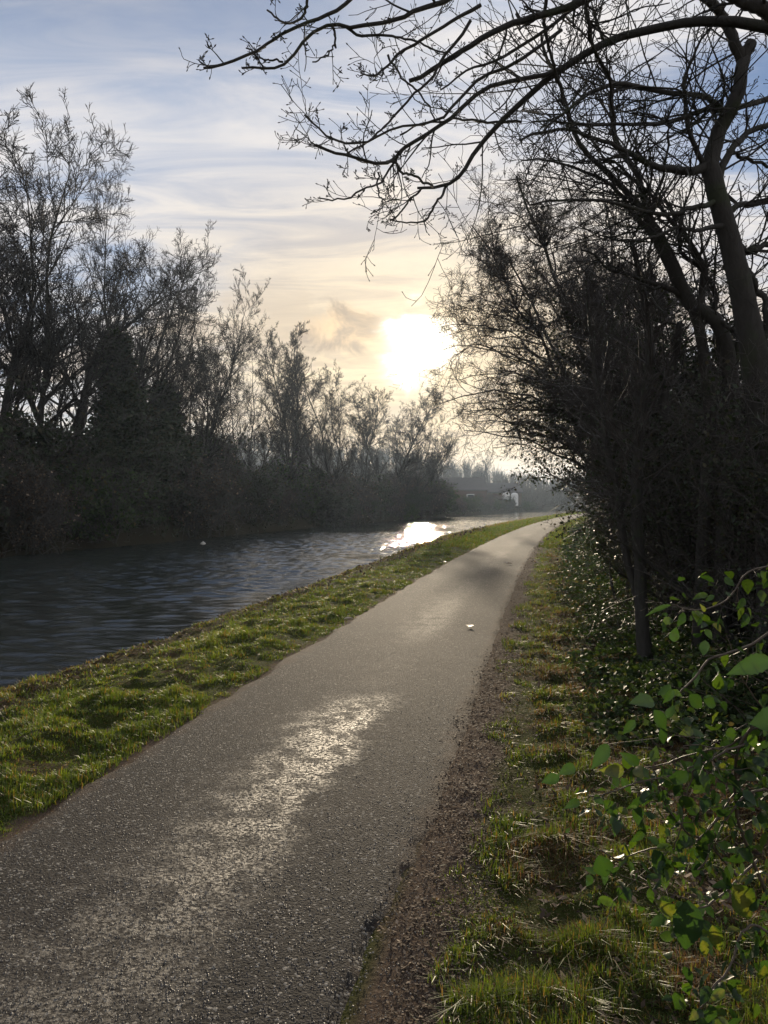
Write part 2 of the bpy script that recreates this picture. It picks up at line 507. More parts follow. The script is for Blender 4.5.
# ------------------------------------------------------------------ grass
def blades(n, Yr, ur, rng, dens=None, hgt=(0.03, 0.07), wid=0.003, ypow=1.3, tintf=None, lean=0.5, far_scale=6.0):
    # more blades per square metre near the camera
    a = 1 - ypow
    r = rng.uniform(0, 1, n)
    Y = (Yr[0] ** a + r * (Yr[1] ** a - Yr[0] ** a)) ** (1 / a)
    u = rng.uniform(ur[0], ur[1], n)
    x = C(Y) + u
    keep = np.ones(n, bool)
    if dens is not None:
        keep = rng.uniform(0, 1, n) < dens(u, x, Y)
    u, x, Y = u[keep], x[keep], Y[keep]
    z = zland(u, Y)
    ok = z > WATER_Z - 0.02
    u, x, Y, z = u[ok], x[ok], Y[ok], z[ok]
    n = len(u)
    cl = fbm(x * 2.6, Y * 2.6, 61, 3)
    cl2 = fbm(x * 7.5, Y * 7.5, 63, 2)
    h = rng.uniform(hgt[0], hgt[1], n) * (0.4 + 1.0 * sstep(0.35, 0.7, cl) + 0.7 * sstep(0.5, 0.75, cl2))
    w = wid * (1 + Y / far_scale) * rng.uniform(0.7, 1.3, n)
    az = rng.uniform(0, 2 * PI, n); ln = rng.normal(0, lean, n)
    side = np.stack([np.cos(az), np.sin(az), 0 * az], 1)
    fwd = np.stack([-np.sin(az), np.cos(az), 0 * az], 1)
    B = np.stack([x, Y, z - 0.01], 1)
    up = np.array([0, 0, 1.0])
    m1 = B + up * (h * 0.55)[:, None] + fwd * (h * ln * 0.35)[:, None]
    t = B + up * (h * (1 - 0.25 * np.abs(ln)))[:, None] + fwd * (h * ln)[:, None]
    hw = side * (w * 0.5)[:, None]
    V = np.stack([B - hw, B + hw, m1 + hw * 0.8, m1 - hw * 0.8, t + hw * 0.12, t - hw * 0.12], 1).reshape(-1, 3)
    i = np.arange(n)[:, None] * 6
    Q = np.stack([i + 0, i + 1, i + 2, i + 3], -1).reshape(-1, 4)
    Q2 = np.stack([i + 3, i + 2, i + 4, i + 5], -1).reshape(-1, 4)
    Q = np.concatenate([Q, Q2])
    tt = tintf(u, x, Y, rng) if tintf is not None else rng.uniform(0, 1, n)
    return V, Q, np.repeat(tt, 6)


rng = np.random.default_rng(5)


def dens_left(u, x, Y):
    nb = near_bank(Y)
    d = 0.6 + 0.4 * sstep(0.35, 0.55, fbm(x * 2.2, Y * 2.2, 21, 3))
    d *= 1 - 0.75 * sstep(nb + 1.3, nb + 0.7, u + (fbm(x * 1.5, Y * 1.5, 23, 3) - 0.5) * 0.9) * (1 - 0.8 * sstep(nb + 0.5, nb + 0.25, u))
    d *= sstep(-0.98, -1.12, u + (fbm(x * 5, Y * 5, 27, 2) - 0.5) * 0.15)
    return d


def tint_green(u, x, Y, rng):
    base = 0.35 + 0.5 * fbm(x * 1.4, Y * 1.4, 25, 3)
    t = base + rng.normal(0, 0.12, len(u))
    dry = rng.uniform(0, 1, len(u)) < 0.13 + 0.45 * sstep(-2.7, -3.5, u) * (u < 0)
    return np.where(dry, rng.uniform(0, 0.22, len(u)), np.clip(t, 0.3, 1))


VL = blades(330000, (3.0, 26), (-4.3, -1.0), rng, dens_left, (0.018, 0.048), 0.0030, 1.6, tint_green, 0.8)
VF = blades(70000, (26, 150), (-5.2, -1.0), rng, dens_left, (0.05, 0.1), 0.006, 1.3, tint_green, far_scale=12)
VE = blades(5000, (3.0, 60), (-4.9, -3.5), rng, lambda u, x, Y: 0.3 + 0 * u, (0.1, 0.2), 0.004, 1.3, tint_green, 0.7)


def cat(*L):
    n = 0; Vs = []; Qs = []; Ts = []
    for V, Q, T in L:
        Vs.append(V); Qs.append(Q + n); Ts.append(T); n += len(V)
    return np.concatenate(Vs), np.concatenate(Qs), np.concatenate(Ts)


V, Q, T = cat(VL, VF, VE)
o = make_mesh('grass', V, Q, M['grass'], tint=T)
tag(o, 'short bright green grass on the strip between towpath and canal', 'grass', kind='stuff')


def dens_right(u, x, Y):
    edge = 1.17 + (fbm(x * 1.7, Y * 1.7, 51, 3) - 0.5) * 0.55 + 0.05 * sstep(6, 3, Y)
    d = sstep(edge, edge + 0.12, u)
    d *= 0.10 + 0.75 * sstep(0.47, 0.62, fbm(x * 3.0, Y * 3.0, 53, 3) + 0.10 * sstep(2.1, 1.6, u))
    d *= 1 - 0.85 * sstep(1.9, 2.4, u - 0.25 * sstep(7, 3, Y))
    return d


def dens_dry(u, x, Y):
    edge = 1.3 + (fbm(x * 1.7, Y * 1.7, 51, 3) - 0.5) * 0.55
    return sstep(edge, edge + 0.3, u) * (0.35 + 0.65 * sstep(0.6, 0.4, fbm(x * 3.0, Y * 3.0, 53, 3)))


VR = blades(200000, (1.7, 26), (1.1, 3.0), rng, dens_right, (0.02, 0.055), 0.0028, 1.7, tint_green, 0.8)
VR2 = blades(40000, (26, 120), (1.1, 2.6), rng, dens_right, (0.05, 0.1), 0.006, 1.3, tint_green, far_scale=12)
V, Q, T = cat(VR, VR2)
o = make_mesh('grass', V, Q, M['grass'], tint=T)
tag(o, 'green tufts of grass along the dirt edge right of the towpath', 'grass', kind='stuff')
V, Q, T = blades(190000, (1.7, 30), (1.15, 3.4), rng, dens_dry, (0.015, 0.05), 0.0026, 1.6, None, 1.4)
o = make_mesh('dry_grass', V, Q, M['dry_grass'], tint=T)
tag(o, 'flattened straw-brown dead grass between the green tufts and the hedge', 'dry grass', kind='stuff')


# ------------------------------------------------------------------ litter, chips
def scatter_flat(n, Yr, ur, size, rng, dens, ypow=1.6, stand=0.35, width=0.5, far=10.0, zf=zland, lift=0.004):
    a = 1 - ypow
    r = rng.uniform(0, 1, n)
    Y = (Yr[0] ** a + r * (Yr[1] ** a - Yr[0] ** a)) ** (1 / a)
    u = rng.uniform(ur[0], ur[1], n)
    x = C(Y) + u
    k = rng.uniform(0, 1, n) < dens(u, x, Y)
    u, x, Y = u[k], x[k], Y[k]
    z = zf(u, Y) + lift
    k = z > WATER_Z + 0.02
    u, x, Y, z = u[k], x[k], Y[k], z[k]
    n = len(u)
    az = rng.uniform(0, 2 * PI, n)
    D = np.stack([np.cos(az), np.sin(az), rng.normal(0, stand, n)], 1)
    s = rng.uniform(size[0], size[1], n) * (1 + Y / far)
    Pp = np.stack([x, Y, z], 1)
    D = norm(D)
    Sd = norm(np.cross(D, np.array([0, 0, 1.0]) + rng.normal(0, stand, (n, 3))))
    Nn = np.cross(Sd, D)
    s = s[:, None]
    cur = rng.uniform(0.0, 0.3, (n, 1))
    v0 = Pp; v1 = Pp + D * s * 0.5 + Sd * s * width * 0.5 + Nn * s * cur * 0.4
    v2 = Pp + D * s + Nn * s * cur; v3 = Pp + D * s * 0.5 - Sd * s * width * 0.5 + Nn * s * cur * 0.4
    V = np.stack([v0, v1, v2, v3], 1).reshape(-1, 3)
    return V, np.arange(n * 4).reshape(n, 4), np.repeat(rng.uniform(0, 1, n) ** 1.6, 4)


def d_strip(u, x, Y):
    return sstep(0.88, 1.08, u + (fbm(x * 3, Y * 3, 81, 2) - 0.5) * 0.3) ** 2 * sstep(1.5, 1.2, u) * (0.25 + 0.75 * fbm(x * 6, Y * 6, 83, 2))


def d_bank(u, x, Y):
    return sstep(-2.4, -3.1, u + (fbm(x * 1.5, Y * 1.5, 23, 3) - 0.5) * 0.9)


def d_hedge(u, x, Y):
    return 0.25 + 0.75 * sstep(1.8, 2.5, u)


A = scatter_flat(85000, (1.7, 40), (0.7, 1.9), (0.003, 0.02), rng, d_strip, stand=0.22, width=0.45, zf=lambda u, Y: np.maximum(zland(u, Y), np.where(np.abs(u) < 1.0, zpath(u, Y), -1)))
B_ = scatter_flat(16000, (3.5, 50), (-4.1, -2.2), (0.01, 0.045), rng, d_bank)
D_ = scatter_flat(45000, (1.7, 45), (1.5, 5.0), (0.012, 0.045), rng, d_hedge)
V, Q, T = cat(A, B_, D_)
o = make_mesh('leaf_litter', V, Q, M['litter'], tint=T)
tag(o, 'brown shredded leaf litter over the worn dirt beside the path', 'leaf litter', kind='stuff')


def d_chip(u, x, Y):
    return 0.3 + 0.7 * fbm(x * 3, Y * 3, 91, 2)


# little angular chippings standing proud of the tarmac
n = 26000
a = 1 - 1.9
r = rng.uniform(0, 1, n); Y = (1.9 ** a + r * (14 ** a - 1.9 ** a)) ** (1 / a)
u = rng.uniform(-0.98, 1.35, n)
x = C(Y) + u
z = np.where(u < 0.95, zpath(np.clip(u, -1, 1), Y), zland(u, Y))
s = rng.uniform(0.0018, 0.0048, n)[:, None]
base = np.array([[1, 0, -.6], [0, 1, -.6], [-1, 0, -.6], [0, -1, -.6], [.1, .1, .8]])
az = rng.uniform(0, 2 * PI, n)
cz, sz = np.cos(az)[:, None], np.sin(az)[:, None]
bb = base[None] * rng.uniform(0.6, 1.4, (n, 5, 3))
bx = bb[..., 0] * cz - bb[..., 1] * sz; by = bb[..., 0] * sz + bb[..., 1] * cz
V = np.stack([x[:, None] + bx * s, Y[:, None] + by * s, z[:, None] + 0.001 + bb[..., 2] * s * 0.8], -1).reshape(-1, 3)
i = np.arange(n)[:, None] * 5
Q = np.concatenate([i + np.array([[0, 1, 4]]), i + np.array([[1, 2, 4]]), i + np.array([[2, 3, 4]]), i + np.array([[3, 0, 4]])], 0)
o = make_mesh('gravel', V, Q, M['stone_chip'], tint=np.repeat(rng.uniform(0, 1, n) ** 1.5, 5))
tag(o, 'tiny loose stone chippings over the tarmac and its dirt edge', 'gravel', kind='stuff')

# undergrowth at the foot of the hedge: small glossy ivy leaves
def ground_ivy(n, Yr, ur, size, dens, rng, ypow=1.5, hmax=0.16):
    a = 1 - ypow
    r = rng.uniform(0, 1, n)
    Y = (Yr[0] ** a + r * (Yr[1] ** a - Yr[0] ** a)) ** (1 / a)
    u = rng.uniform(ur[0], ur[1], n); x = C(Y) + u
    k = rng.uniform(0, 1, n) < dens(u, x, Y)
    u, x, Y = u[k], x[k], Y[k]; n = len(u)
    hh = hmax * fbm(x * 2.3, Y * 2.3, 97, 3) * (0.6 + sstep(2.0, 3.2, u))
    z = zland(u, Y) + rng.uniform(0, 1, n) * hh + 0.005
    az = rng.uniform(0, 2 * PI, n)
    D = np.stack([np.cos(az), np.sin(az), rng.normal(0.1, 0.35, n)], 1)
    V, Q = leaf_quads(np.stack([x, Y, z], 1), D, rng.uniform(size[0], size[1], n) * (1 + Y / 25), rng, 0.8, 0.08)
    return V, Q, np.repeat(rng.uniform(0, 1, n), 4)


V, Q, T = cat(
    ground_ivy(70000, (5.0, 50), (1.7, 5.0), (0.02, 0.05), lambda u, x, Y: sstep(1.75, 2.3, u + (fbm(x * 1.2, Y * 1.2, 99, 3) - 0.5) * 0.7), rng),
    ground_ivy(26000, (2.4, 6.5), (2.3, 5.2), (0.018, 0.045), lambda u, x, Y: sstep(2.4, 3.2, u + (fbm(x * 1.2, Y * 1.2, 99, 3) - 0.5) * 0.7) * 0.9, rng, hmax=0.35))
o = make_mesh('ground_ivy', V, Q, M['ivy'], tint=T)
tag(o, 'low carpet of small glossy ivy leaves at the foot of the hedge', 'ivy', kind='stuff')


n = 16000
Yu = rng.uniform(22, 150, n); uu_ = rng.uniform(-20.5, -15.2, n)
zz = zland(uu_, Yu); k = zz > WATER_Z - 0.05
Yu, uu_, zz = Yu[k], uu_[k], zz[k]; n = len(Yu)
V, Q = leaf_quads(np.stack([C(Yu) + uu_, Yu, zz + rng.uniform(0, 0.5, n)], 1), rng.normal(size=(n, 3)) + np.array([0, 0, 0.9]), rng.uniform(0.12, 0.4, n), rng, 0.35, 0.1)
o = make_mesh('undergrowth', V, Q, M['dark_leaf'], tint=np.repeat(rng.uniform(0, 1, n), 4))
tag(o, 'dark rough undergrowth along the far water edge', 'undergrowth', kind='stuff')


# ------------------------------------------------------------------ tree makers
def bare_tree_meshes(seed, H, spread, stems, rng_twigs=(7, 6, 6), lean=(0, 0), base_r=0.2, up=0.10, first=0.22):
    """returns trunk (V,Q), crown (V,Q) of a leafless tree of height H about the origin"""
    rng = np.random.default_rng(seed)
    if stems == 1:      # a short bole breaking into rising limbs
        Pt, Rt = grow(np.array([[0, 0, -0.3]]), np.array([[lean[0], lean[1], 1.0]]), np.array([H * 0.30]), np.array([base_r]), 12, 0.05, 0.02, 0.75, rng)
        nl = 6
        f = rng.uniform(0.55, 1.0, nl); i_ = np.minimum((f * 11).astype(int), 10)
        S = Pt[0, i_]; az = np.arange(nl) * 2 * PI / nl + rng.uniform(0, 1)
        D = np.stack([np.cos(az) * 0.5, np.sin(az) * 0.5, np.ones(nl)], 1)
        P0, R0 = grow(S, D, H * rng.uniform(0.5, 0.74, nl), base_r * rng.uniform(0.4, 0.62, nl), 12, 0.10, 0.05, 0.10, rng)
        R0_ = np.concatenate([Rt, R0]); P0_ = np.concatenate([Pt, P0])
    else:
        S = np.zeros((stems, 3)); S[:, :2] = rng.normal(0, 0.12, (stems, 2)); S[:, 2] = -0.3
        D = np.zeros((stems, 3)); D[:, 2] = 1
        az = np.arange(stems) * 2 * PI / stems + rng.uniform(0, 1, stems)
        D[:, 0] = np.cos(az) * 0.32 + lean[0]; D[:, 1] = np.sin(az) * 0.32 + lean[1]
        P0, R0 = grow(S, D, np.full(stems, H * 0.9) * rng.uniform(0.8, 1.0, stems), np.full(stems, base_r) * rng.uniform(0.7, 1, stems), 12, 0.10, 0.06, 0.10, rng)
        P0_, R0_ = P0, R0
    k1 = kids(P0, R0, int(84 / len(P0)), first if stems > 1 else 0.1, 1.0, 26, 56, 0.36 * spread, 0.56 * spread, 0.62, rng, 0.55)
    P1, R1 = grow(*k1, 9, 0.13, up * 0.55, 0.2, rng)
    k2 = kids(P1, R1, 7, 0.12, 1.0, 25, 52, 0.35, 0.6, 0.65, rng, 0.4, 0.014)
    P2, R2 = grow(*k2, 7, 0.10, up * 0.35, 0.25, rng)
    k3 = kids(P2, R2, 5, 0.15, 1.0, 25, 52, 0.35, 0.65, 0.65, rng, 0.3, 0.012)
    P3, R3 = grow(*k3, 5, 0.08, up * 0.5, 0.4, rng)
    k4 = kids(P3, R3, 4, 0.2, 0.95, 28, 55, 0.4, 0.8, 0.7, rng, 0.3, 0.008)
    P4, R4 = grow(*k4, 3, 0.07, up * 0.4, 0.5, rng)
    trunk = tubes(P0_, R0_, 9, rng)
    crown = merge([tubes(P1, R1, 6, rng), tubes(P2, R2, 4, rng), tubes(P3, R3, 3, rng), tubes(P4, np.maximum(R4, 0.0075), 3, rng)])
    return trunk, crown


def bare_tree(seed, loc, label, group=None, cat='tree', name='bare_tree', rz=0, s=1.0, **kw):
    tr, cr = bare_tree_meshes(seed, **kw)
    t = empty(name, loc, label, cat, group, rz, s)
    make_mesh('trunk', *tr, M['bark'], t, smooth=True)
    make_mesh('crown', *cr, M['twig'], t)
    return t


def bush_meshes(seed, H, W, nst=16, nleaf=9000, leaf=0.055, leaf_lo=0.0, leaf_hi=0.85, tw=(5, 6, 5), minr=0.0035, up=0.05):
    rng = np.random.default_rng(seed)
    S = np.zeros((nst, 3)); S[:, :2] = rng.normal(0, W * 0.16, (nst, 2)); S[:, 2] = -0.15
    D = np.stack([rng.normal(0, 0.30, nst), rng.normal(0, 0.30, nst), np.ones(nst)], 1)
    P0, R0 = grow(S, D, H * rng.uniform(0.6, 1.0, nst), rng.uniform(0.018, 0.045, nst), 9, 0.12, 0.02, 0.2, rng)
    k1 = kids(P0, R0, tw[0] + 3, 0.1, 0.98, 25, 80, 0.25 * W / H * 1.6, 0.5 * W / H * 1.6, 0.55, rng, 0.45, minr)
    P1, R1 = grow(*k1, 7, 0.17, up, 0.35, rng)
    k2 = kids(P1, R1, tw[1], 0.1, 1.0, 25, 75, 0.3, 0.6, 0.6, rng, 0.35, minr)
    P2, R2 = grow(*k2, 5, 0.2, up, 0.5, rng)
    k3 = kids(P2, R2, tw[2], 0.1, 1.0, 30, 75, 0.3, 0.6, 0.7, rng, 0.2, minr)
    P3, R3 = grow(*k3, 3, 0.2, up, 0.6, rng)
    stems = tubes(P0, R0, 6, rng)
    twigs = merge([tubes(P1, R1, 4, rng), tubes(P2, R2, 3, rng), tubes(P3, np.maximum(R3, minr * 0.8), 3, rng)])
    # evergreen leaves along the twigs, thickest low down
    src = np.concatenate([P1.reshape(-1, 3), P2.reshape(-1, 3), P3.reshape(-1, 3)])
    hz = src[:, 2] / H
    w = np.clip((leaf_hi - hz) / 0.35, 0, 1) * (hz > leaf_lo)
    w = w * (0.2 + sstep(0.4, 0.65, vnoise(src[:, 0] * 1.3 + src[:, 1], src[:, 2] * 1.3 + 3, seed))) + 1e-9
    pick = rng.choice(len(src), nleaf, p=w / w.sum())
    Pp = src[pick] + rng.normal(0, 0.05, (nleaf, 3))
    Vl, Ql = leaf_quads(Pp, rng.normal(size=(nleaf, 3)) + np.array([0, 0, -0.3]), rng.uniform(0.6, 1.2, nleaf) * leaf, rng, 0.75, 0.1)
    return stems, twigs, (Vl, Ql, np.repeat(rng.uniform(0, 1, nleaf), 4))


def bush(seed, loc, label, group, name='hedge_bush', cat='bush', rz=0, s=1.0, leafmat='dark_leaf', **kw):
    st, tw, (Vl, Ql, Tl) = bush_meshes(seed, **kw)
    t = empty(name, loc, label, cat, group, rz, s)
    make_mesh('stem', *st, M['bark'], t, smooth=True)
    make_mesh('twigs', *tw, M['hawthorn_twig'], t)
    make_mesh('foliage', Vl, Ql, M[leafmat], t, tint=Tl)
    return t


def ground_at(x, Y):
    return float(zland(np.array(x - float(C(Y))), np.array(float(Y))))


# ---- far bank trees (photo px, distance, photo y of top, variant)
G1 = 'bare trees along the far bank'
protos = {}
meshes_ = {}


def far_tree(px, d, ytop, var, label, rz, wide=1.0):
    x = (px - 384) / F * d
    z = ground_at(x, d)
    h = pt(px, ytop, d)[2] - z
    spec = {
        0: dict(H=15, spread=0.95, stems=1, base_r=0.26, up=0.10, first=0.2),
        1: dict(H=15, spread=0.85, stems=3, base_r=0.20, up=0.12, first=0.2),
        2: dict(H=15, spread=0.70, stems=4, base_r=0.13, up=0.13, first=0.15),
        3: dict(H=15, spread=0.60, stems=2, base_r=0.15, up=0.14, first=0.18),
    }[var]
    if var not in meshes_:
        meshes_[var] = bare_tree_meshes(100 + var, **spec)
    Ht = np.percentile(meshes_[var][1][0][:, 2], 99.3)
    s = h / Ht
    sc = (s * wide, s * wide, s)
    if var not in protos:
        protos[var] = bare_tree(100 + var, (x, d, z), label, G1, s=sc, rz=rz, **spec)
        return protos[var]
    return copy_tree(protos[var], (x, d, z), label, rz, sc)


far_tree(-60, 30, 125, 1, 'bare tree whose outer twigs reach in at the left edge of the picture', 0.4)
far_tree(3, 32, 135, 0, 'tallest bare tree across the canal, thick trunk nearest the left edge', 1.2)
far_tree(52, 34, 158, 1, 'bare tree with forked slanting limbs left of the dark evergreen', 2.4)
far_tree(128, 37, 172, 0, 'tall bare tree rising above the dark evergreen across the canal', 4.1, 0.72)
far_tree(163, 41, 252, 1, 'bare tree just right of the dark evergreen, crown merging with its neighbour', 5.3, 0.7)
far_tree(205, 44, 285, 2, 'many-stemmed bare tree right of the evergreen with a rounded top', 0.9, 0.8)
far_tree(242, 49, 332, 2, 'lower many-stemmed bare tree left of the slim upright pair', 2.9, 0.8)
far_tree(292, 56, 322, 3, 'slim upright bare tree standing clear of its neighbours in the middle of the far bank', 3.9, 0.9)
far_tree(322, 62, 362, 2, 'small bare tree just right of the slim upright one', 4.4)
far_tree(352, 68, 375, 2, 'bushy bare tree in front of the orange cloud, left of the sun', 5.6)
far_tree(384, 76, 388, 3, 'bare tree below and left of the sun', 1.7, 1.3)
far_tree(412, 84, 402, 2, 'bare tree directly below the sun on the far bank', 2.2)
far_tree(432, 98, 430, 2, 'last low bare tree of the far bank row, before the sheds', 0.2)
far_tree(478, 190, 452, 2, 'thin bare tree behind the sheds on the skyline', 0.6)

# ---- dark evergreen on the far bank
def evergreen(loc, H, W, label, seed, nleaf=26000, leaf=0.3):
    rng = np.random.default_rng(seed)
    t = empty('evergreen_tree', loc, label, 'tree')
    P0, R0 = grow(np.array([[0, 0, -0.3]]), np.array([[0.02, 0, 1.0]]), np.array([H]), np.array([0.28]), 10, 0.02, 0, 0.1, rng)
    k = kids(P0, R0, 150, 0.04, 1.0, 50, 95, 0.06 * W, 0.21 * W, 0.3, rng, 0.93)
    P1, R1 = grow(*k, 6, 0.1, 0.06, 0.3, rng)
    make_mesh('trunk', *tubes(P0, R0, 8, rng), M['bark'], t, smooth=True)
    k2 = kids(P1, R1, 5, 0.2, 1, 30, 60, 0.3, 0.6, 0.5, rng)
    P2, R2 = grow(*k2, 4, 0.1, 0.05, 0.4, rng)
    src = np.concatenate([P1[:, 1:].reshape(-1, 3), P2.reshape(-1, 3)])
    pk = rng.integers(0, len(src), nleaf)
    Pp = src[pk] + rng.normal(0, 0.16, (nleaf, 3))
    out = Pp * np.array([1, 1, 0]); out = norm(out) + rng.normal(0, 0.6, (nleaf, 3)) + np.array([0, 0, 0.1])
    V, Q = leaf_quads(Pp, out, rng.uniform(0.5, 1.1, nleaf) * leaf, rng, 0.45, 0.1)
    V2, Q2 = merge([tubes(P1, R1, 4, rng), tubes(P2, R2, 3, rng), (V, Q)])
    tt = np.concatenate([np.full(len(V2) - len(V), 0.1), np.repeat(rng.uniform(0, 1, nleaf), 4)])
    make_mesh('crown', V2, Q2, M['dark_leaf'], t, tint=tt)
    return t


x_ = (122 - 384) / F * 35
evergreen((x_, 35, ground_at(x_, 35)), 8.6, 2.0, 'dense dark evergreen tree at the water edge across the canal', 7)
x_ = (165 - 384) / F * 38
evergreen((x_, 38, ground_at(x_, 38)), 6.6, 2.2, 'lower dark evergreen tree tucked right of the tall dense one', 8)

# ---- scrub along the far bank, every bush its own
G2 = 'scrub bushes along the far bank'
words_ = ['first', 'second', 'third', 'fourth', 'fifth', 'sixth', 'seventh', 'eighth', 'ninth', 'tenth', 'eleventh', 'twelfth', 'thirteenth', 'fourteenth',
          'fifteenth', 'sixteenth', 'seventeenth', 'eighteenth', 'nineteenth', 'twentieth', 'twenty-first', 'twenty-second', 'twenty-third', 'twenty-fourth',
          'twenty-fifth', 'twenty-sixth', 'twenty-seventh', 'twenty-eighth', 'twenty-ninth', 'thirtieth']
fb_protos = []
rngb = np.random.default_rng(77)
Yb = 24.0
i = 0
spots = []
while Yb < 150:
    u = -16.2 - rngb.uniform(0, 0.5)
    spots.append((float(C(Yb)) + u - rngb.uniform(0, 0.8), Yb, rngb.uniform(0.6, 1.2), 'front'))
    Yb += 2.9 + Yb * 0.02
n_front = len(spots)
Yb = 25.5
while Yb < 150:
    spots.append((float(C(Yb)) - 19.6 - rngb.uniform(0, 1.0), Yb, rngb.uniform(0.95, 1.4), 'back'))
    Yb += 4.0 + Yb * 0.03
cf = cb = 0
for (x, Yv, s, row) in spots:
    if row == 'front':
        lab = f'{words_[cf]} dark scrub bush from the left along the far water edge'; cf += 1
    else:
        lab = f'{words_[cb]} taller scrub bush from the left behind the far water edge row'; cb += 1
    # keep the sheds in view
    if Yv > 95: s *= 0.42
    elif Yv > 62: s *= 0.8
    v = i % 3
    z = ground_at(x, Yv)
    if len(fb_protos) < 3:
        b = bush(300 + i, (x, Yv, z), lab, G2, name='scrub_bush', s=s, H=4.0, W=3.8, nst=22, nleaf=(11000, 3500, 7000)[v], leaf=(0.16, 0.12, 0.2)[v], leaf_hi=1.15, tw=(6, 5, 5), minr=0.012, rz=rngb.uniform(0, 6), leafmat=('dark_leaf', 'litter', 'ivy')[v])
        fb_protos.append(b)
    else:
        copy_tree(fb_protos[v], (x, Yv, z), lab, rngb.uniform(0, 6), (s * 1.05, s * 1.05, s * rngb.uniform(0.85, 1.1)))
    i += 1

# ------------------------------------------------------------------ hedge on the right
G3 = 'hawthorn bushes of the towpath hedge'
hspots = [  # x, Y, height factor, row
    (3.5, 5.3, 0.72), (3.6, 7.3, 0.80), (4.0, 9.2, 0.86), (4.5, 11.2, 0.92), (5.2, 13.2, 1.0), (6.0, 15.4, 1.05), (6.9, 17.8, 1.1), (7.8, 20.4, 1.15),
    (9.0, 23.4, 1.2), (10.4, 27.0, 1.2), (12.0, 31.0, 1.25), (13.9, 35.6, 1.25), (16.1, 41.0, 1.3), (19.0, 47.5, 1.3), (22.4, 55.0, 1.4), (25.4, 64, 1.5), (30.5, 75, 1.6), (36.5, 87, 1.6)]
hback = [(5.0, 5.2, 0.9), (5.1, 7.6, 0.95), (5.4, 10.0, 1.05), (5.8, 12.6, 1.15), (6.6, 15.2, 1.25), (8.4, 18.4, 1.3), (9.6, 22.2, 1.35), (11.2, 26.8, 1.35), (13.2, 32.0, 1.4), (15.9, 39, 1.4), (19.9, 49, 1.5), (25.6, 61, 1.6),
         (7.3, 6.2, 1.0), (7.6, 9.6, 1.2), (8.3, 13.6, 1.3)]
hp = []
for k, (x, Yv, s) in enumerate(hspots):
    lab = f'{words_[k]} dark twiggy bush of the hedge front row, counted from the camera'
    z = ground_at(x, Yv)
    if k < 4:
        b = bush(400 + k, (x, Yv, z), lab, G3, s=s, H=3.7, W=2.9, nst=20, nleaf=9500, leaf=0.048, leaf_hi=0.85, tw=(6, 6, 5), minr=0.0035, rz=k * 1.3)
        hp.append(b)
    else:
        copy_tree(hp[(k * 3 + 1) % 4], (x, Yv, z), lab, k * 1.9, (s, s, s * (0.95 + 0.1 * (k % 2))))
for k, (x, Yv, s) in enumerate(hback):
    lab = f'{words_[k]} dark twiggy bush standing behind the front row of the hedge, counted from the camera'
    copy_tree(hp[(k + 2) % 4], (x, Yv, ground_at(x, Yv)), lab, k * 2.3 + 0.7, (s, s, s))


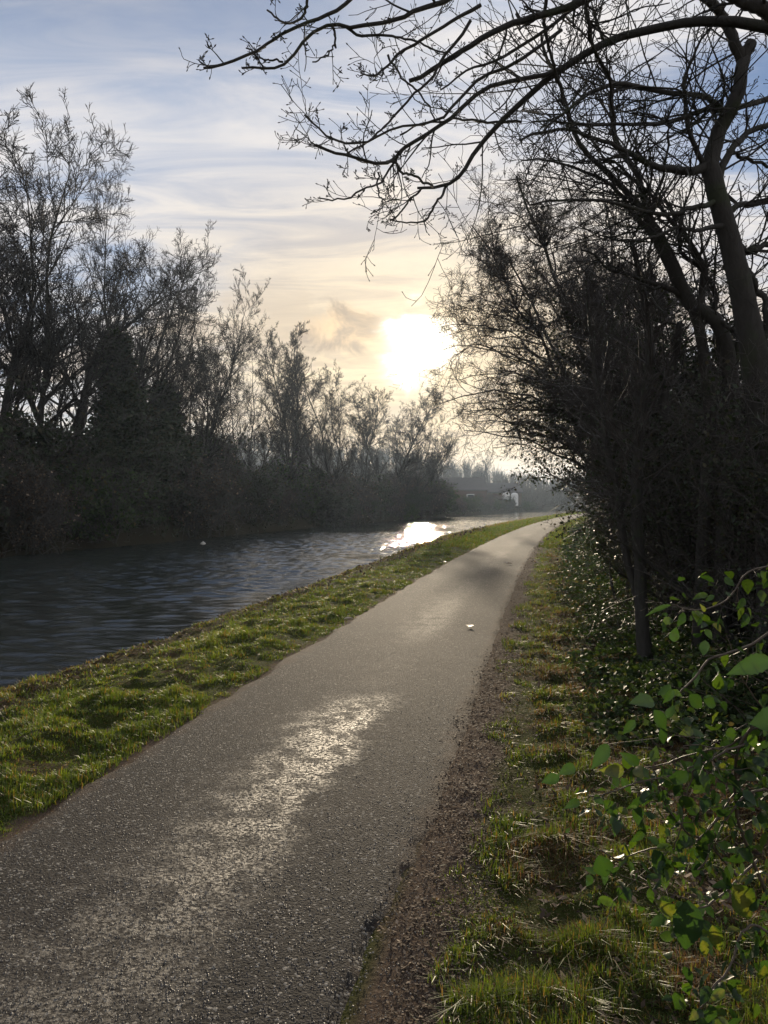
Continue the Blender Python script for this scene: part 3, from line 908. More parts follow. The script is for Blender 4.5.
# the tall hawthorns that lean out over the path
def hawthorn(seed, root, label, cen, rad, nlimb=70, leafn=9000, hole=None):
    """many-stemmed thorn whose limbs reach points of a crown volume given in world space"""
    rng = np.random.default_rng(seed)
    z = ground_at(*root)
    base = np.array([root[0], root[1], z])
    t = empty('hawthorn_tree', tuple(base), label, 'tree', 'tall hawthorns in the towpath hedge')
    ns = 6
    az = np.linspace(0, 2 * PI, ns, endpoint=False) + rng.uniform(0, 1)
    c = np.array(cen) - base; rad = np.array(rad)
    S = np.stack([np.cos(az) * 0.18, np.sin(az) * 0.18, np.full(ns, -0.2)], 1)
    E = c + rad * np.stack([np.cos(az) * 0.55, np.sin(az) * 0.55, rng.uniform(0.3, 0.85, ns)], 1)
    K = 14
    tt = np.linspace(0, 1, K)[None, :, None]
    mid = np.stack([S[:, 0] * 0.5 + E[:, 0] * 0.25, S[:, 1] * 0.5 + E[:, 1] * 0.25, E[:, 2] * 0.5], 1)
    P0 = (1 - tt) ** 2 * S[:, None] + 2 * tt * (1 - tt) * mid[:, None] + tt ** 2 * E[:, None]
    P0[:, 1:-1] += rng.normal(0, 0.035, (ns, K - 2, 3))
    R0 = rng.uniform(0.05, 0.08, ns)[:, None] * (1 - 0.8 * tt[..., 0])
    # limbs to points through the volume
    v = norm(rng.normal(size=(nlimb, 3))); rr = rng.uniform(0.35, 1.0, (nlimb, 1)) ** 0.6
    T = c + v * rr * rad * rng.uniform(0.85, 1.12, (nlimb, 1))
    allp = P0[:, 3:12].reshape(-1, 3); allr = R0[:, 3:12].reshape(-1)
    st = []; sr = []
    for q in T:
        dd = np.linalg.norm(allp - q, axis=1) + 1.2 * np.maximum(0, allp[:, 2] - q[2] + 0.4) + rng.uniform(0, 0.8, len(allp))
        j = np.argmin(dd); st.append(allp[j]); sr.append(allr[j])
    st = np.array(st); sr = np.minimum(np.array(sr) * 0.6, 0.03)
    Kl = 11
    tl = np.linspace(0, 1, Kl)[None, :, None]
    ml = (st + T) / 2 + np.array([0, 0, 0.22]) * np.linalg.norm(T - st, axis=1, keepdims=True) + rng.normal(0, 0.15, T.shape)
    P1 = (1 - tl) ** 2 * st[:, None] + 2 * tl * (1 - tl) * ml[:, None] + tl ** 2 * T[:, None]
    P1[:, 1:] += rng.normal(0, 0.03, (nlimb, Kl - 1, 3))
    R1 = sr[:, None] * (1 - 0.75 * tl[..., 0])
    k2 = kids(P1, R1, 9, 0.12, 1, 25, 80, 0.16, 0.42, 0.6, rng, 0.2, 0.0045)
    P2, R2 = grow(*k2, 7, 0.16, 0.03, 0.4, rng)
    k3 = kids(P2, R2, 7, 0.08, 1, 25, 75, 0.3, 0.65, 0.6, rng, 0.3, 0.0035)
    P3, R3 = grow(*k3, 5, 0.18, 0.02, 0.5, rng)
    k4 = kids(P3, R3, 5, 0.1, 1, 30, 75, 0.3, 0.65, 0.7, rng, 0.2, 0.003)
    P4, R4 = grow(*k4, 3, 0.18, 0.02, 0.6, rng)
    make_mesh('trunk', *tubes(P0, R0, 8, rng), M['bark'], t, smooth=True)
    V, Q = merge([tubes(P1, R1, 5, rng), tubes(P2, R2, 4, rng), tubes(P3, R3, 3, rng), tubes(P4, np.maximum(R4, 0.0026), 3, rng)])
    make_mesh('crown', V, Q, M['hawthorn_twig'], t)
    # ivy climbing the stems and limbs
    src = np.concatenate([P0.reshape(-1, 3), P1.reshape(-1, 3), P2.reshape(-1, 3)])
    h = (src[:, 2] - c[2]) / rad[2]
    side = (src[:, 0] - c[0]) / rad[0]
    w = np.clip(0.45 - h, 0, 1) ** 1.3 * np.clip(0.35 + side, 0.0, 1.5) + 1e-9
    pk = rng.choice(len(src), leafn, p=w / w.sum())
    Pp = src[pk] + rng.normal(0, 0.09, (leafn, 3))
    Vl, Ql = leaf_quads(Pp, rng.normal(size=(leafn, 3)), rng.uniform(0.035, 0.065, leafn), rng, 0.8, 0.1)
    make_mesh('ivy', Vl, Ql, M['dark_leaf'], t, tint=np.repeat(rng.uniform(0, 1, leafn), 4))
    return t


def P3(px, py, d):
    return pt(px, py, d)


hawthorn(501, (4.6, 14.0), 'tall twiggy hawthorn leaning over the path just right of the sun', P3(548, 318, 13.6), (2.45, 2.0, 2.7), 170, 22000)
hawthorn(502, (5.0, 11.0), 'tall twiggy hawthorn between the sunlit one and the forked tree', P3(640, 350, 11.2), (1.7, 1.5, 2.1), 90, 20000)
hawthorn(503, (8.2, 20.0), 'far hawthorn of the tall three, low crown reaching over the bend of the path', P3(622, 392, 19.5), (2.2, 2.2, 2.5), 80, 20000)

# ------------------------------------------------------------------ traced trees
def catmull(pts, K):
    pts = np.array(pts, float)
    n = len(pts)
    ext = np.concatenate([[2 * pts[0] - pts[1]], pts, [2 * pts[-1] - pts[-2]]])
    t = np.linspace(0, n - 1, K); i = np.minimum(t.astype(int), n - 2); f = (t - i)[:, None]
    p0, p1, p2, p3 = ext[i], ext[i + 1], ext[i + 2], ext[i + 3]
    return 0.5 * ((2 * p1) + (-p0 + p2) * f + (2 * p0 - 5 * p1 + 4 * p2 - p3) * f * f + (-p0 + 3 * p1 - 3 * p2 + p3) * f ** 3)


def line(pp, K=22):
    """pp: (px, py, distance, radius in metres)"""
    W = [(*pt(a, b, d), r) for a, b, d, r in pp]
    c = catmull(W, K)
    return c[:, :3], np.maximum(c[:, 3], 0.0018)


def traced(lines, rng, jit=0.006):
    P = []; R = []
    for L in lines:
        p, r = line(L)
        j = rng.normal(0, 1, p.shape)
        j = (j + np.roll(j, 1, 0) + np.roll(j, -1, 0)) / 2
        j[0] = 0; j[-1] = 0
        P.append(p + j * jit * 1.0); R.append(r)
    return np.array(P), np.array(R)


def side_twigs(P, R, per_m, rng, l=(0.12, 0.5), lv=3, rmul=0.5, rmin=0.0016, up=0.05, ang=(30, 75), t0=0.1):
    Ls = np.linalg.norm(P[:, 1:] - P[:, :-1], axis=-1).sum(1)
    cnt = rng.poisson(Ls * per_m)
    S, D, L, r = kids(P, R, cnt, t0, 1, ang[0], ang[1], 1, 1, rmul, rng, 0, rmin)
    r = np.minimum(r, 0.009)
    L = rng.uniform(l[0], l[1], len(L)) * np.where(rng.uniform(0, 1, len(L)) < 0.4, 0.3, 1.0)
    out = []
    P1, R1 = grow(S, D, L, r, 8, 0.12, up, 0.5, rng)
    out.append(tubes(P1, np.maximum(R1, rmin), 4, rng))
    k = kids(P1, R1, 3, 0.2, 1, 25, 60, 0.25, 0.7, 0.7, rng, 0.2, rmin)
    P2, R2 = grow(*k, 6, 0.13, up, 0.6, rng)
    out.append(tubes(P2, np.maximum(R2, rmin), 3, rng))
    if lv > 2:
        k = kids(P2, R2, 3, 0.2, 1, 30, 75, 0.2, 0.6, 0.8, rng, 0.2, rmin)
        P3, R3 = grow(*k, 4, 0.18, up, 0.7, rng)
        out.append(tubes(P3, np.maximum(R3, rmin * 0.9), 3, rng))
        # swollen buds at the ends
        Pb = np.stack([P3[:, -1], P3[:, -1] + norm(P3[:, -1] - P3[:, -2]) * 0.006, P3[:, -1] + norm(P3[:, -1] - P3[:, -2]) * 0.014], 1)
        Rb = np.broadcast_to(np.array([rmin, rmin * 1.9, rmin * 0.4]), (len(Pb), 3))
        out.append(tubes(Pb, Rb, 4, rng))
    return out


rng = np.random.default_rng(11)
# tree A: stands just outside the frame on the right, its limbs arch over the path
rootA = (3.1, 4.3)
zA = ground_at(*rootA)
tA = empty('overhanging_tree', (rootA[0], rootA[1], zA), 'bare tree whose long crooked branches overhang the path across the top of the picture', 'tree')


def local(P, root, z):
    return P - np.array([root[0], root[1], z])


trunkA = np.array([[(3.1, 4.3, zA - 0.3), (3.08, 4.32, 1.0), (2.95, 4.3, 2.2), (2.72, 4.2, 3.2), (2.45, 4.1, 3.9), (2.2, 4.0, 4.6), (1.95, 3.95, 5.4), (1.9, 4.0, 6.4)]])
RA = np.array([[0.17, 0.15, 0.13, 0.115, 0.10, 0.085, 0.06, 0.03]])
limbsA = [
    # great arching branch
    [(800, 60, 4.1, 0.04), (768, 28, 4.1, 0.036), (705, 20, 4.1, 0.03), (667, 24, 4.2, 0.028), (630, 34, 4.25, 0.026), (592, 49, 4.3, 0.024), (555, 71, 4.35, 0.022), (517, 105, 4.4, 0.019), (480, 145, 4.5, 0.016), (462, 172, 4.5, 0.014), (447, 185, 4.5, 0.012), (417, 188, 4.5, 0.009)],
    [(447, 185, 4.5, 0.011), (440, 196, 4.5, 0.009), (432, 208, 4.45, 0.008), (424, 223, 4.45, 0.0065), (401, 223, 4.4, 0.005), (390, 219, 4.4, 0.005)],
    [(420, 189, 4.5, 0.008), (410, 201, 4.45, 0.0065), (400, 212, 4.4, 0.006), (390, 221, 4.4, 0.005)],
    # thick sawn branch
    [(640, -30, 3.7, 0.028), (585, 0, 3.75, 0.024), (555, 11, 3.8, 0.021), (517, 24, 3.85, 0.019), (480, 38, 3.9, 0.017), (445, 60, 3.95, 0.015), (409, 81, 4.0, 0.013)],
    # lower tracery
    [(560, 68, 4.35, 0.016), (520, 78, 4.3, 0.015), (480, 91, 4.2, 0.014), (451, 117, 4.15, 0.013), (424, 136, 4.1, 0.012), (401, 151, 4.1, 0.012), (386, 162, 4.05, 0.011), (360, 160, 4.0, 0.010), (337, 153, 4.0, 0.009), (316, 145, 3.95, 0.009)],
    [(560, 30, 4.2, 0.012), (515, 62, 4.1, 0.011), (480, 80, 4.1, 0.010), (450, 108, 4.0, 0.009), (432, 121, 4.0, 0.008), (394, 128, 4.0, 0.007), (367, 142, 3.95, 0.007), (341, 143, 3.9, 0.007), (322, 132, 3.9, 0.006), (305, 115, 3.9, 0.005)],
    [(470, 20, 3.8, 0.010), (445, 55, 3.85, 0.009), (432, 75, 3.85, 0.008), (415, 95, 3.9, 0.007), (401, 110, 3.9, 0.007), (385, 125, 3.95, 0.006), (371, 137, 4.0, 0.006), (345, 155, 4.0, 0.005)],
    [(388, 55, 3.85, 0.007), (402, 75, 3.9, 0.006), (417, 91, 3.95, 0.006), (428, 106, 4.0, 0.005), (435, 121, 4.0, 0.005)],
    [(401, 151, 4.1, 0.008), (390, 172, 4.1, 0.007), (375, 185, 4.1, 0.006), (356, 193, 4.1, 0.006), (341, 200, 4.05, 0.005), (318, 198, 4.0, 0.004)],
    [(386, 162, 4.05, 0.009), (400, 170, 4.1, 0.008), (417, 177, 4.2, 0.008), (432, 186, 4.4, 0.008)],
    [(520, 122, 4.5, 0.009), (480, 123, 4.4, 0.008), (454, 119, 4.25, 0.007), (435, 122, 4.1, 0.006), (400, 135, 4.05, 0.005)],
    [(378, 172, 4.1, 0.006), (379, 195, 4.1, 0.005), (384, 205, 4.05, 0.004), (372, 214, 4.0, 0.0035)],
    # upper spray towards the left
    [(520, -40, 3.7, 0.02), (470, -12, 3.7, 0.018), (439, 4, 3.7, 0.015), (410, 14, 3.7, 0.013), (394, 22, 3.7, 0.012), (356, 28, 3.7, 0.011), (333, 24, 3.7, 0.010), (303, 40, 3.65, 0.009), (284, 62, 3.6, 0.008), (265, 66, 3.6, 0.007), (243, 68, 3.6, 0.006)],
    [(400, -40, 3.6, 0.012), (370, -15, 3.6, 0.011), (345, 5, 3.6, 0.011), (320, 20, 3.6, 0.010), (288, 34, 3.55, 0.009), (269, 45, 3.55, 0.008), (235, 60, 3.5, 0.008), (205, 68, 3.5, 0.007)],
    [(345, 26, 3.7, 0.009), (364, 36, 3.75, 0.008), (394, 36, 3.8, 0.007), (417, 42, 3.85, 0.006), (447, 53, 3.9, 0.005)],
    [(333, 24, 3.7, 0.008), (337, 42, 3.7, 0.006), (330, 52, 3.7, 0.005), (313, 62, 3.65, 0.004)],
    [(300, -20, 3.5, 0.009), (305, 5, 3.55, 0.008), (300, 18, 3.55, 0.007), (285, 22, 3.5, 0.006), (268, 10, 3.5, 0.005)],
    [(284, 62, 3.6, 0.006), (270, 60, 3.6, 0.005), (258, 55, 3.6, 0.0045), (247, 48, 3.6, 0.004)],
    [(480, 5, 3.9, 0.012), (450, 22, 3.9, 0.010), (420, 42, 3.85, 0.009), (395, 58, 3.85, 0.008), (378, 72, 3.8, 0.006), (360, 76, 3.8, 0.004)],
    # heavy limbs in the top corner
    [(800, 40, 3.9, 0.05), (768, 13, 3.9, 0.045), (745, 5, 3.9, 0.04), (724, -6, 3.9, 0.036), (690, -30, 3.8, 0.03)],
    [(690, -30, 3.8, 0.018), (640, -25, 3.8, 0.015), (600, -10, 3.85, 0.013), (560, 18, 3.9, 0.011), (500, 55, 3.95, 0.009), (470, 70, 4.0, 0.007), (440, 90, 4.0, 0.005)],
    [(640, -30, 3.9, 0.016), (590, -5, 3.95, 0.014), (588, 25, 4.0, 0.012), (592, 49, 4.1, 0.011), (607, 80, 4.3, 0.010), (612, 115, 4.5, 0.010)],
    [(545, -15, 3.9, 0.012), (543, 20, 4.0, 0.011), (548, 50, 4.1, 0.010), (556, 80, 4.2, 0.009), (562, 105, 4.3, 0.008)],
]
# join the frame-edge ends to the trunk outside the picture
jp = pt(800, 60, 4.1); jq = pt(800, 40, 3.9); jr = pt(520, -40, 3.7); js = pt(640, -30, 3.7); jt = pt(400, -40, 3.6)
joins = [
    (np.array([(2.45, 4.1, 3.9), (2.3, 4.1, 3.95), jp]), (0.06, 0.045, 0.04)),
    (np.array([(2.3, 4.05, 4.3), (2.2, 3.95, 4.2), jq]), (0.07, 0.055, 0.05)),
    (np.array([(1.95, 3.95, 5.2), (1.3, 3.8, 4.5), jr]), (0.05, 0.03, 0.02)),
    (np.array([(2.1, 3.98, 4.9), (1.6, 3.85, 4.4), js]), (0.05, 0.035, 0.028)),
    (np.array([(1.9, 3.95, 5.8), (0.8, 3.7, 4.6), jt]), (0.04, 0.02, 0.012)),
]
P, R = traced(limbsA, rng, 0.007)
R = R * 0.84
PJ = []; RJ = []
for pts_, rr in joins:
    c = catmull(np.concatenate([pts_, np.array(rr)[:, None]], 1), 22)
    PJ.append(c[:, :3]); RJ.append(c[:, 3])
PJ = np.array(PJ); RJ = np.array(RJ)
tw = side_twigs(P[1:], R[1:], 9, rng, (0.08, 0.42), 3, 0.5, 0.0018, 0.05)
tw0 = side_twigs(P[:1], R[:1], 5.0, rng, (0.15, 0.6), 3, 0.4, 0.0019, 0.05, t0=0.25)
V, Q = merge([tubes(trunkA, RA, 12, rng)]); make_mesh('trunk', local(V, rootA, zA), Q, M['bark'], tA, smooth=True)
V, Q = merge([tubes(P, R, 7, rng), tubes(PJ, RJ, 7, rng)] + tw + tw0)
make_mesh('crown', local(V, rootA, zA), Q, M['bark'], tA, smooth=True)

# tree B: the leaning trunk with the forked, sawn-off head
rootB = (pt(772, 690, 6.4)[0], 6.4)
zB = ground_at(*rootB)
tB = empty('forked_tree', (rootB[0], rootB[1], zB), 'thick leaning bare trunk with a sawn-off fork at the right of the picture', 'tree')
trunkB = [
    [(778, 715, 6.4, 0.20), (775, 560, 6.4, 0.17), (765, 450, 6.4, 0.155), (755, 370, 6.35, 0.14), (742, 300, 6.3, 0.12), (728, 240, 6.25, 0.105), (715, 195, 6.2, 0.095), (706, 165, 6.2, 0.09)],
    [(706, 170, 6.2, 0.085), (714, 140, 6.2, 0.075), (724, 118, 6.15, 0.07), (734, 94, 6.1, 0.066), (738, 70, 6.1, 0.062), (741, 55, 6.1, 0.06), (748, 43, 6.1, 0.055)],
    [(739, 60, 6.1, 0.055), (732, 40, 6.05, 0.052), (720, 15, 6.0, 0.048), (701, -4, 5.9, 0.042), (670, -40, 5.8, 0.03)],
]
limbsB = [
    [(706, 165, 6.2, 0.05), (680, 172, 6.1, 0.04), (650, 165, 6.0, 0.03), (620, 150, 5.9, 0.022), (590, 135, 5.8, 0.018), (560, 130, 5.7, 0.014), (520, 140, 5.6, 0.010)],
    [(720, 135, 6.2, 0.04), (720, 110, 6.1, 0.03), (705, 97, 6.0, 0.026), (667, 90, 5.9, 0.024), (622, 82, 5.7, 0.021), (589, 92, 5.6, 0.018), (565, 110, 5.5, 0.014), (540, 135, 5.5, 0.010)],
    [(768, 98, 6.4, 0.03), (735, 104, 6.2, 0.027), (705, 112, 6.1, 0.025), (675, 119, 6.0, 0.022), (630, 124, 5.9, 0.017), (570, 124, 5.8, 0.012), (530, 122, 5.7, 0.008)],
    [(712, 190, 6.2, 0.05), (730, 150, 6.3, 0.035), (750, 130, 6.5, 0.03), (775, 122, 6.6, 0.03)],
    [(720, 215, 6.25, 0.04), (740, 205, 6.4, 0.03), (768, 199, 6.6, 0.025), (790, 190, 6.7, 0.02)],
    [(735, 245, 6.25, 0.04), (745, 250, 6.35, 0.032), (755, 250, 6.4, 0.03), (775, 240, 6.5, 0.03)],
    [(745, 270, 6.3, 0.04), (757, 290, 6.4, 0.035), (766, 320, 6.4, 0.03), (764, 345, 6.4, 0.03)],
    [(705, 165, 6.2, 0.03), (690, 140, 6.1, 0.024), (685, 110, 6.0, 0.02), (683, 80, 5.9, 0.016), (690, 55, 5.8, 0.012), (707, 28, 5.7, 0.009)],
    [(715, 200, 6.2, 0.03), (690, 210, 6.1, 0.024), (660, 215, 6.0, 0.02), (620, 205, 5.9, 0.016), (570, 200, 5.8, 0.012), (530, 205, 5.7, 0.008)],
    [(730, 150, 6.3, 0.02), (745, 160, 6.4, 0.018), (768, 165, 6.5, 0.016), (790, 172, 6.6, 0.014)],
    [(722, 225, 6.2, 0.03), (700, 232, 6.1, 0.022), (680, 228, 6.1, 0.018), (655, 236, 6.0, 0.014), (620, 240, 5.9, 0.01)],
]
Pt_, Rt_ = traced(trunkB, rng, 0.008)
Rt_ = Rt_ * 0.8
P, R = traced(limbsB, rng, 0.012)
R = R * 0.8
tw = side_twigs(P, R, 14, rng, (0.25, 1.3), 3, 0.5, 0.0024, 0.03)
twu = side_twigs(Pt_[1:], Rt_[1:], 8, rng, (0.3, 1.0), 3, 0.25, 0.0024, 0.03)
V, Q = tubes(Pt_, Rt_, 14, rng)
# close the sawn end
cap_c = Pt_[1, -1]
make_mesh('trunk', local(V, rootB, zB), Q, M['bark'], tB, smooth=True)
ring = V.reshape(3, 22, 14, 3)[1, -1]
Vc = np.concatenate([ring, [cap_c]]); Qc = np.array([[i, (i + 1) % 14, 14] for i in range(14)])
make_mesh('sawn_end', local(Vc, rootB, zB), Qc, M['timber'], tB)
V, Q = merge([tubes(P, R, 7, rng)] + tw + twu)
make_mesh('crown', local(V, rootB, zB), Q, M['bark'], tB, smooth=True)

# tree C: the leaner, many-limbed tree left of the forked one
rootC = (pt(725, 640, 7.4)[0], 7.4)
zC = ground_at(*rootC)
tC = empty('many_limbed_tree', (rootC[0], rootC[1], zC), 'bare tree with several slanting limbs between the hawthorns and the forked trunk', 'tree')
trunkC = [
    [(722, 660, 7.4, 0.11), (726, 520, 7.4, 0.10), (730, 430, 7.4, 0.095), (728, 370, 7.4, 0.085), (716, 330, 7.35, 0.075), (698, 311, 7.3, 0.075), (684, 297, 7.3, 0.075), (670, 262, 7.2, 0.075), (658, 240, 7.2, 0.07), (649, 225, 7.15, 0.06)],
    [(700, 650, 7.5, 0.09), (706, 520, 7.5, 0.08), (709, 440, 7.45, 0.07), (706, 370, 7.4, 0.062), (697, 320, 7.35, 0.06), (690, 302, 7.3, 0.055)],
]
limbsC = [
    [(650, 228, 7.15, 0.05), (640, 200, 7.1, 0.04), (619, 150, 7.0, 0.032), (611, 112, 6.9, 0.028), (609, 82, 6.8, 0.024), (595, 55, 6.7, 0.02), (589, 20, 6.6, 0.016)],
    [(655, 235, 7.15, 0.05), (641, 210, 7.1, 0.04), (611, 180, 7.0, 0.032), (574, 139, 6.9, 0.026), (561, 98, 6.8, 0.022), (551, 64, 6.7, 0.018), (540, 34, 6.6, 0.014)],
    [(695, 310, 7.3, 0.05), (701, 280, 7.3, 0.04), (690, 250, 7.2, 0.03), (665, 215, 7.1, 0.024), (640, 185, 7.0, 0.018), (600, 160, 6.9, 0.012)],
    [(716, 330, 7.35, 0.04), (714, 290, 7.3, 0.03), (700, 265, 7.3, 0.028), (680, 255, 7.3, 0.024), (677, 235, 7.2, 0.02), (672, 215, 7.1, 0.014)],
    [(684, 297, 7.3, 0.035), (660, 285, 7.2, 0.028), (640, 280, 7.1, 0.022), (610, 270, 7.0, 0.016), (580, 250, 6.9, 0.01)],
    [(660, 245, 7.2, 0.04), (635, 215, 7.1, 0.03), (605, 185, 7.0, 0.02), (560, 165, 6.9, 0.014), (520, 160, 6.8, 0.008)],
    [(700, 315, 7.3, 0.03), (715, 320, 7.3, 0.026), (730, 330, 7.2, 0.022), (745, 345, 7.1, 0.02)],
    [(728, 400, 7.4, 0.05), (735, 350, 7.4, 0.04), (735, 300, 7.4, 0.03), (728, 270, 7.3, 0.02), (720, 240, 7.3, 0.012)],
    [(663, 420, 7.5, 0.05), (668, 380, 7.5, 0.045), (676, 350, 7.5, 0.042), (680, 330, 7.5, 0.040), (677, 325, 7.5, 0.03)],
    [(660, 250, 7.2, 0.03), (650, 215, 7.1, 0.022), (660, 180, 7.1, 0.016), (668, 140, 7.0, 0.012), (664, 110, 7.0, 0.008)],
]
Pt_, Rt_ = traced(trunkC, rng, 0.01)
Rt_ = Rt_ * 0.85
P, R = traced(limbsC, rng, 0.018)
R = R * 0.8
tw = side_twigs(P, R, 15, rng, (0.3, 1.5), 3, 0.5, 0.0026, 0.03)
V, Q = tubes(Pt_, Rt_, 10, rng)
make_mesh('trunk', local(V, rootC, zC), Q, M['bark'], tC, smooth=True)
V, Q = merge([tubes(P, R, 7, rng)] + tw)
make_mesh('crown', local(V, rootC, zC), Q, M['bark'], tC, smooth=True)

# tree D: the slender ivy-clad trunk on the edge of the verge, its crown lost in the hedge
rootD = (pt(648, 668, 7.5)[0], 7.5)
zD = ground_at(*rootD)
tD = empty('slender_tree', (rootD[0], rootD[1], zD), 'slender bare trunk rising from the ivy at the edge of the verge', 'tree')
trunkD = [[(650, 680, 7.5, 0.10), (645, 640, 7.5, 0.085), (640, 560, 7.5, 0.072), (637, 480, 7.5, 0.065), (640, 420, 7.5, 0.058), (650, 360, 7.5, 0.05), (645, 300, 7.5, 0.04), (630, 240, 7.4, 0.025)],
          [(655, 682, 7.6, 0.06), (640, 610, 7.6, 0.05), (622, 540, 7.6, 0.045), (612, 470, 7.7, 0.04), (600, 400, 7.8, 0.03), (590, 330, 7.9, 0.02), (585, 280, 7.9, 0.01)]]
Pt_, Rt_ = traced(trunkD, rng, 0.012)
Rt_ = Rt_ * 0.8
V, Q = tubes(Pt_, Rt_, 10, rng)
make_mesh('trunk', local(V, rootD, zD), Q, M['bark'], tD, smooth=True)
tw = side_twigs(Pt_, Rt_, 26, rng, (0.3, 1.0), 3, 0.3, 0.0028, 0.05, t0=0.38)
V, Q = merge(tw)
make_mesh('crown', local(V, rootD, zD), Q, M['hawthorn_twig'], tD)

# ------------------------------------------------------------------ leafy shrub in the near right corner
def leaf_shape(base, direc, length, width, nrm_hint, rng, curl=0.15):
    """one real leaf: two rows of quads folded along the midrib"""
    d = norm(np.array(direc, float)); s = norm(np.cross(d, np.array(nrm_hint, float))); n = np.cross(s, d)
    ts = np.linspace(0, 1, 17); ws = np.interp(ts, [0, .10, .28, .45, .62, .78, .90, 1.0], [0.02, .60, .97, 1.0, .80, .50, .22, 0.01]) * width * 0.5
    ws = ws * (1 + 0.09 * (np.arange(17) % 2) - 0.04) * rng.uniform(0.95, 1.05, 17)
    tws = rng.normal(0, 0.3); wav = rng.uniform(0, 0.12); bend = rng.normal(0, 0.12)
    Vv = []
    for t, w in zip(ts, ws):
        c = np.array(base) + d * length * t - n * length * curl * t * t + s * length * bend * t * t
        wv = n * w * (0.30 + wav * math.sin(t * 14)); tv = n * w * tws * t
        Vv += [c - s * w + wv - tv, c, c + s * w + wv + tv]
    Vv = np.array(Vv)
    Qq = []
    for i in range(len(ts) - 1):
        a = i * 3
        Qq += [[a, a + 1, a + 4, a + 3], [a + 1, a + 2, a + 5, a + 4]]
    return Vv, np.array(Qq)


def mat_big_leaf():
    m, g, out = new_mat('shrub_leaf')
    at = g.n('ShaderNodeAttribute', attribute_name='tint').outputs['Fac']
    c = g.ramp(at, [(0.0, (0.018, 0.04, 0.02)), (0.5, (0.028, 0.06, 0.018)), (0.85, (0.05, 0.085, 0.015)), (1.0, (0.12, 0.12, 0.03))])
    tc = g.n('ShaderNodeTexCoord').outputs['Object']
    c = g.mix(g.mapr(g.noise(tc, 55, 4, 0.6), 0.5, 0.7, 0, 0.6), c, (0.025, 0.04, 0.012))
    c = g.mix(g.mapr(g.noise(tc, 38, 5, 0.7), 0.66, 0.72, 0, 0.8), c, (0.13, 0.08, 0.03))
    b = g.n('ShaderNodeBump', {'Strength': 0.3, 'Distance': 0.002, 'Height': g.noise(tc, 180, 3, 0.5)})
    p = g.n('ShaderNodeBsdfPrincipled', {'Base Color': c, 'Roughness': 0.38, 'Normal': b.outputs[0], 'Specular IOR Level': 0.5})
    tr = g.n('ShaderNodeBsdfTranslucent', {'Color': g.mix(1.0, c, (2.2, 2.3, 0.7), 'MULTIPLY')})
    mx = g.n('ShaderNodeMixShader', {0: 0.45})
    g.t.links.new(p.outputs[0], mx.inputs[1]); g.t.links.new(tr.outputs[0], mx.inputs[2]); g.t.links.new(mx.outputs[0], out.inputs[0])
    return m


M['shrub_leaf'] = mat_big_leaf()
M['shrub_stem'] = mat_basic('shrub_stem', (0.09, 0.068, 0.05), 0.5, 0.3, 12, 0.2, 0.003, 0.4)
rng = np.random.default_rng(21)
rootS = (1.75, 2.35)
zS = ground_at(*rootS)
tS = empty('leafy_shrub', (rootS[0], rootS[1], zS), 'sprawling shrub with broad green leaves in the near right corner', 'shrub')
stS = [
    [(800, 1010, 2.3, 0.006), (770, 900, 2.2, 0.0055), (740, 820, 2.1, 0.005), (735, 770, 2.05, 0.0045), (745, 740, 2.0, 0.004), (768, 705, 1.95, 0.004), (800, 670, 1.9, 0.003)],
    [(748, 742, 2.0, 0.0035), (730, 752, 2.0, 0.003), (700, 766, 2.0, 0.0028), (660, 778, 2.0, 0.0024), (620, 790, 2.0, 0.002), (590, 796, 2.05, 0.0018)],
    [(780, 715, 1.95, 0.0035), (748, 733, 2.0, 0.003), (728, 745, 2.05, 0.0028), (705, 752, 2.05, 0.0022), (670, 762, 2.1, 0.002), (640, 770, 2.1, 0.0015)],
    [(800, 600, 2.3, 0.004), (760, 640, 2.3, 0.004), (715, 660, 2.3, 0.0035), (690, 685, 2.3, 0.003), (668, 702, 2.3, 0.002)],
    [(800, 560, 2.5, 0.003), (755, 570, 2.5, 0.003), (730, 598, 2.5, 0.0028), (700, 610, 2.5, 0.002), (672, 605, 2.5, 0.0015)],
    [(780, 940, 2.0, 0.004), (750, 925, 2.0, 0.0035), (735, 960, 1.95, 0.003), (715, 990, 1.9, 0.0025), (700, 1010, 1.9, 0.002)],
    [(745, 880, 2.1, 0.004), (715, 850, 2.1, 0.0035), (690, 830, 2.1, 0.003), (665, 800, 2.1, 0.0025), (655, 770, 2.1, 0.002)],
    [(760, 860, 2.2, 0.004), (720, 900, 2.1, 0.003), (690, 910, 2.05, 0.0025), (665, 915, 2.0, 0.002)],
    [(738, 800, 2.1, 0.003), (690, 845, 2.1, 0.0025), (650, 850, 2.1, 0.002), (620, 860, 2.1, 0.0018), (600, 850, 2.1, 0.0015)],
    [(700, 766, 2.0, 0.0025), (690, 790, 2.0, 0.002), (684, 820, 2.0, 0.0018), (676, 850, 2.0, 0.0015)],
    [(800, 800, 2.0, 0.004), (765, 790, 2.0, 0.0035), (745, 800, 2.0, 0.003), (720, 830, 2.0, 0.0025), (700, 870, 2.0, 0.002)],
]
P, R = traced(stS, rng, 0.004)
tw = side_twigs(P, R, 6, rng, (0.06, 0.3), 2, 0.6, 0.0009, 0.02, (30, 80))
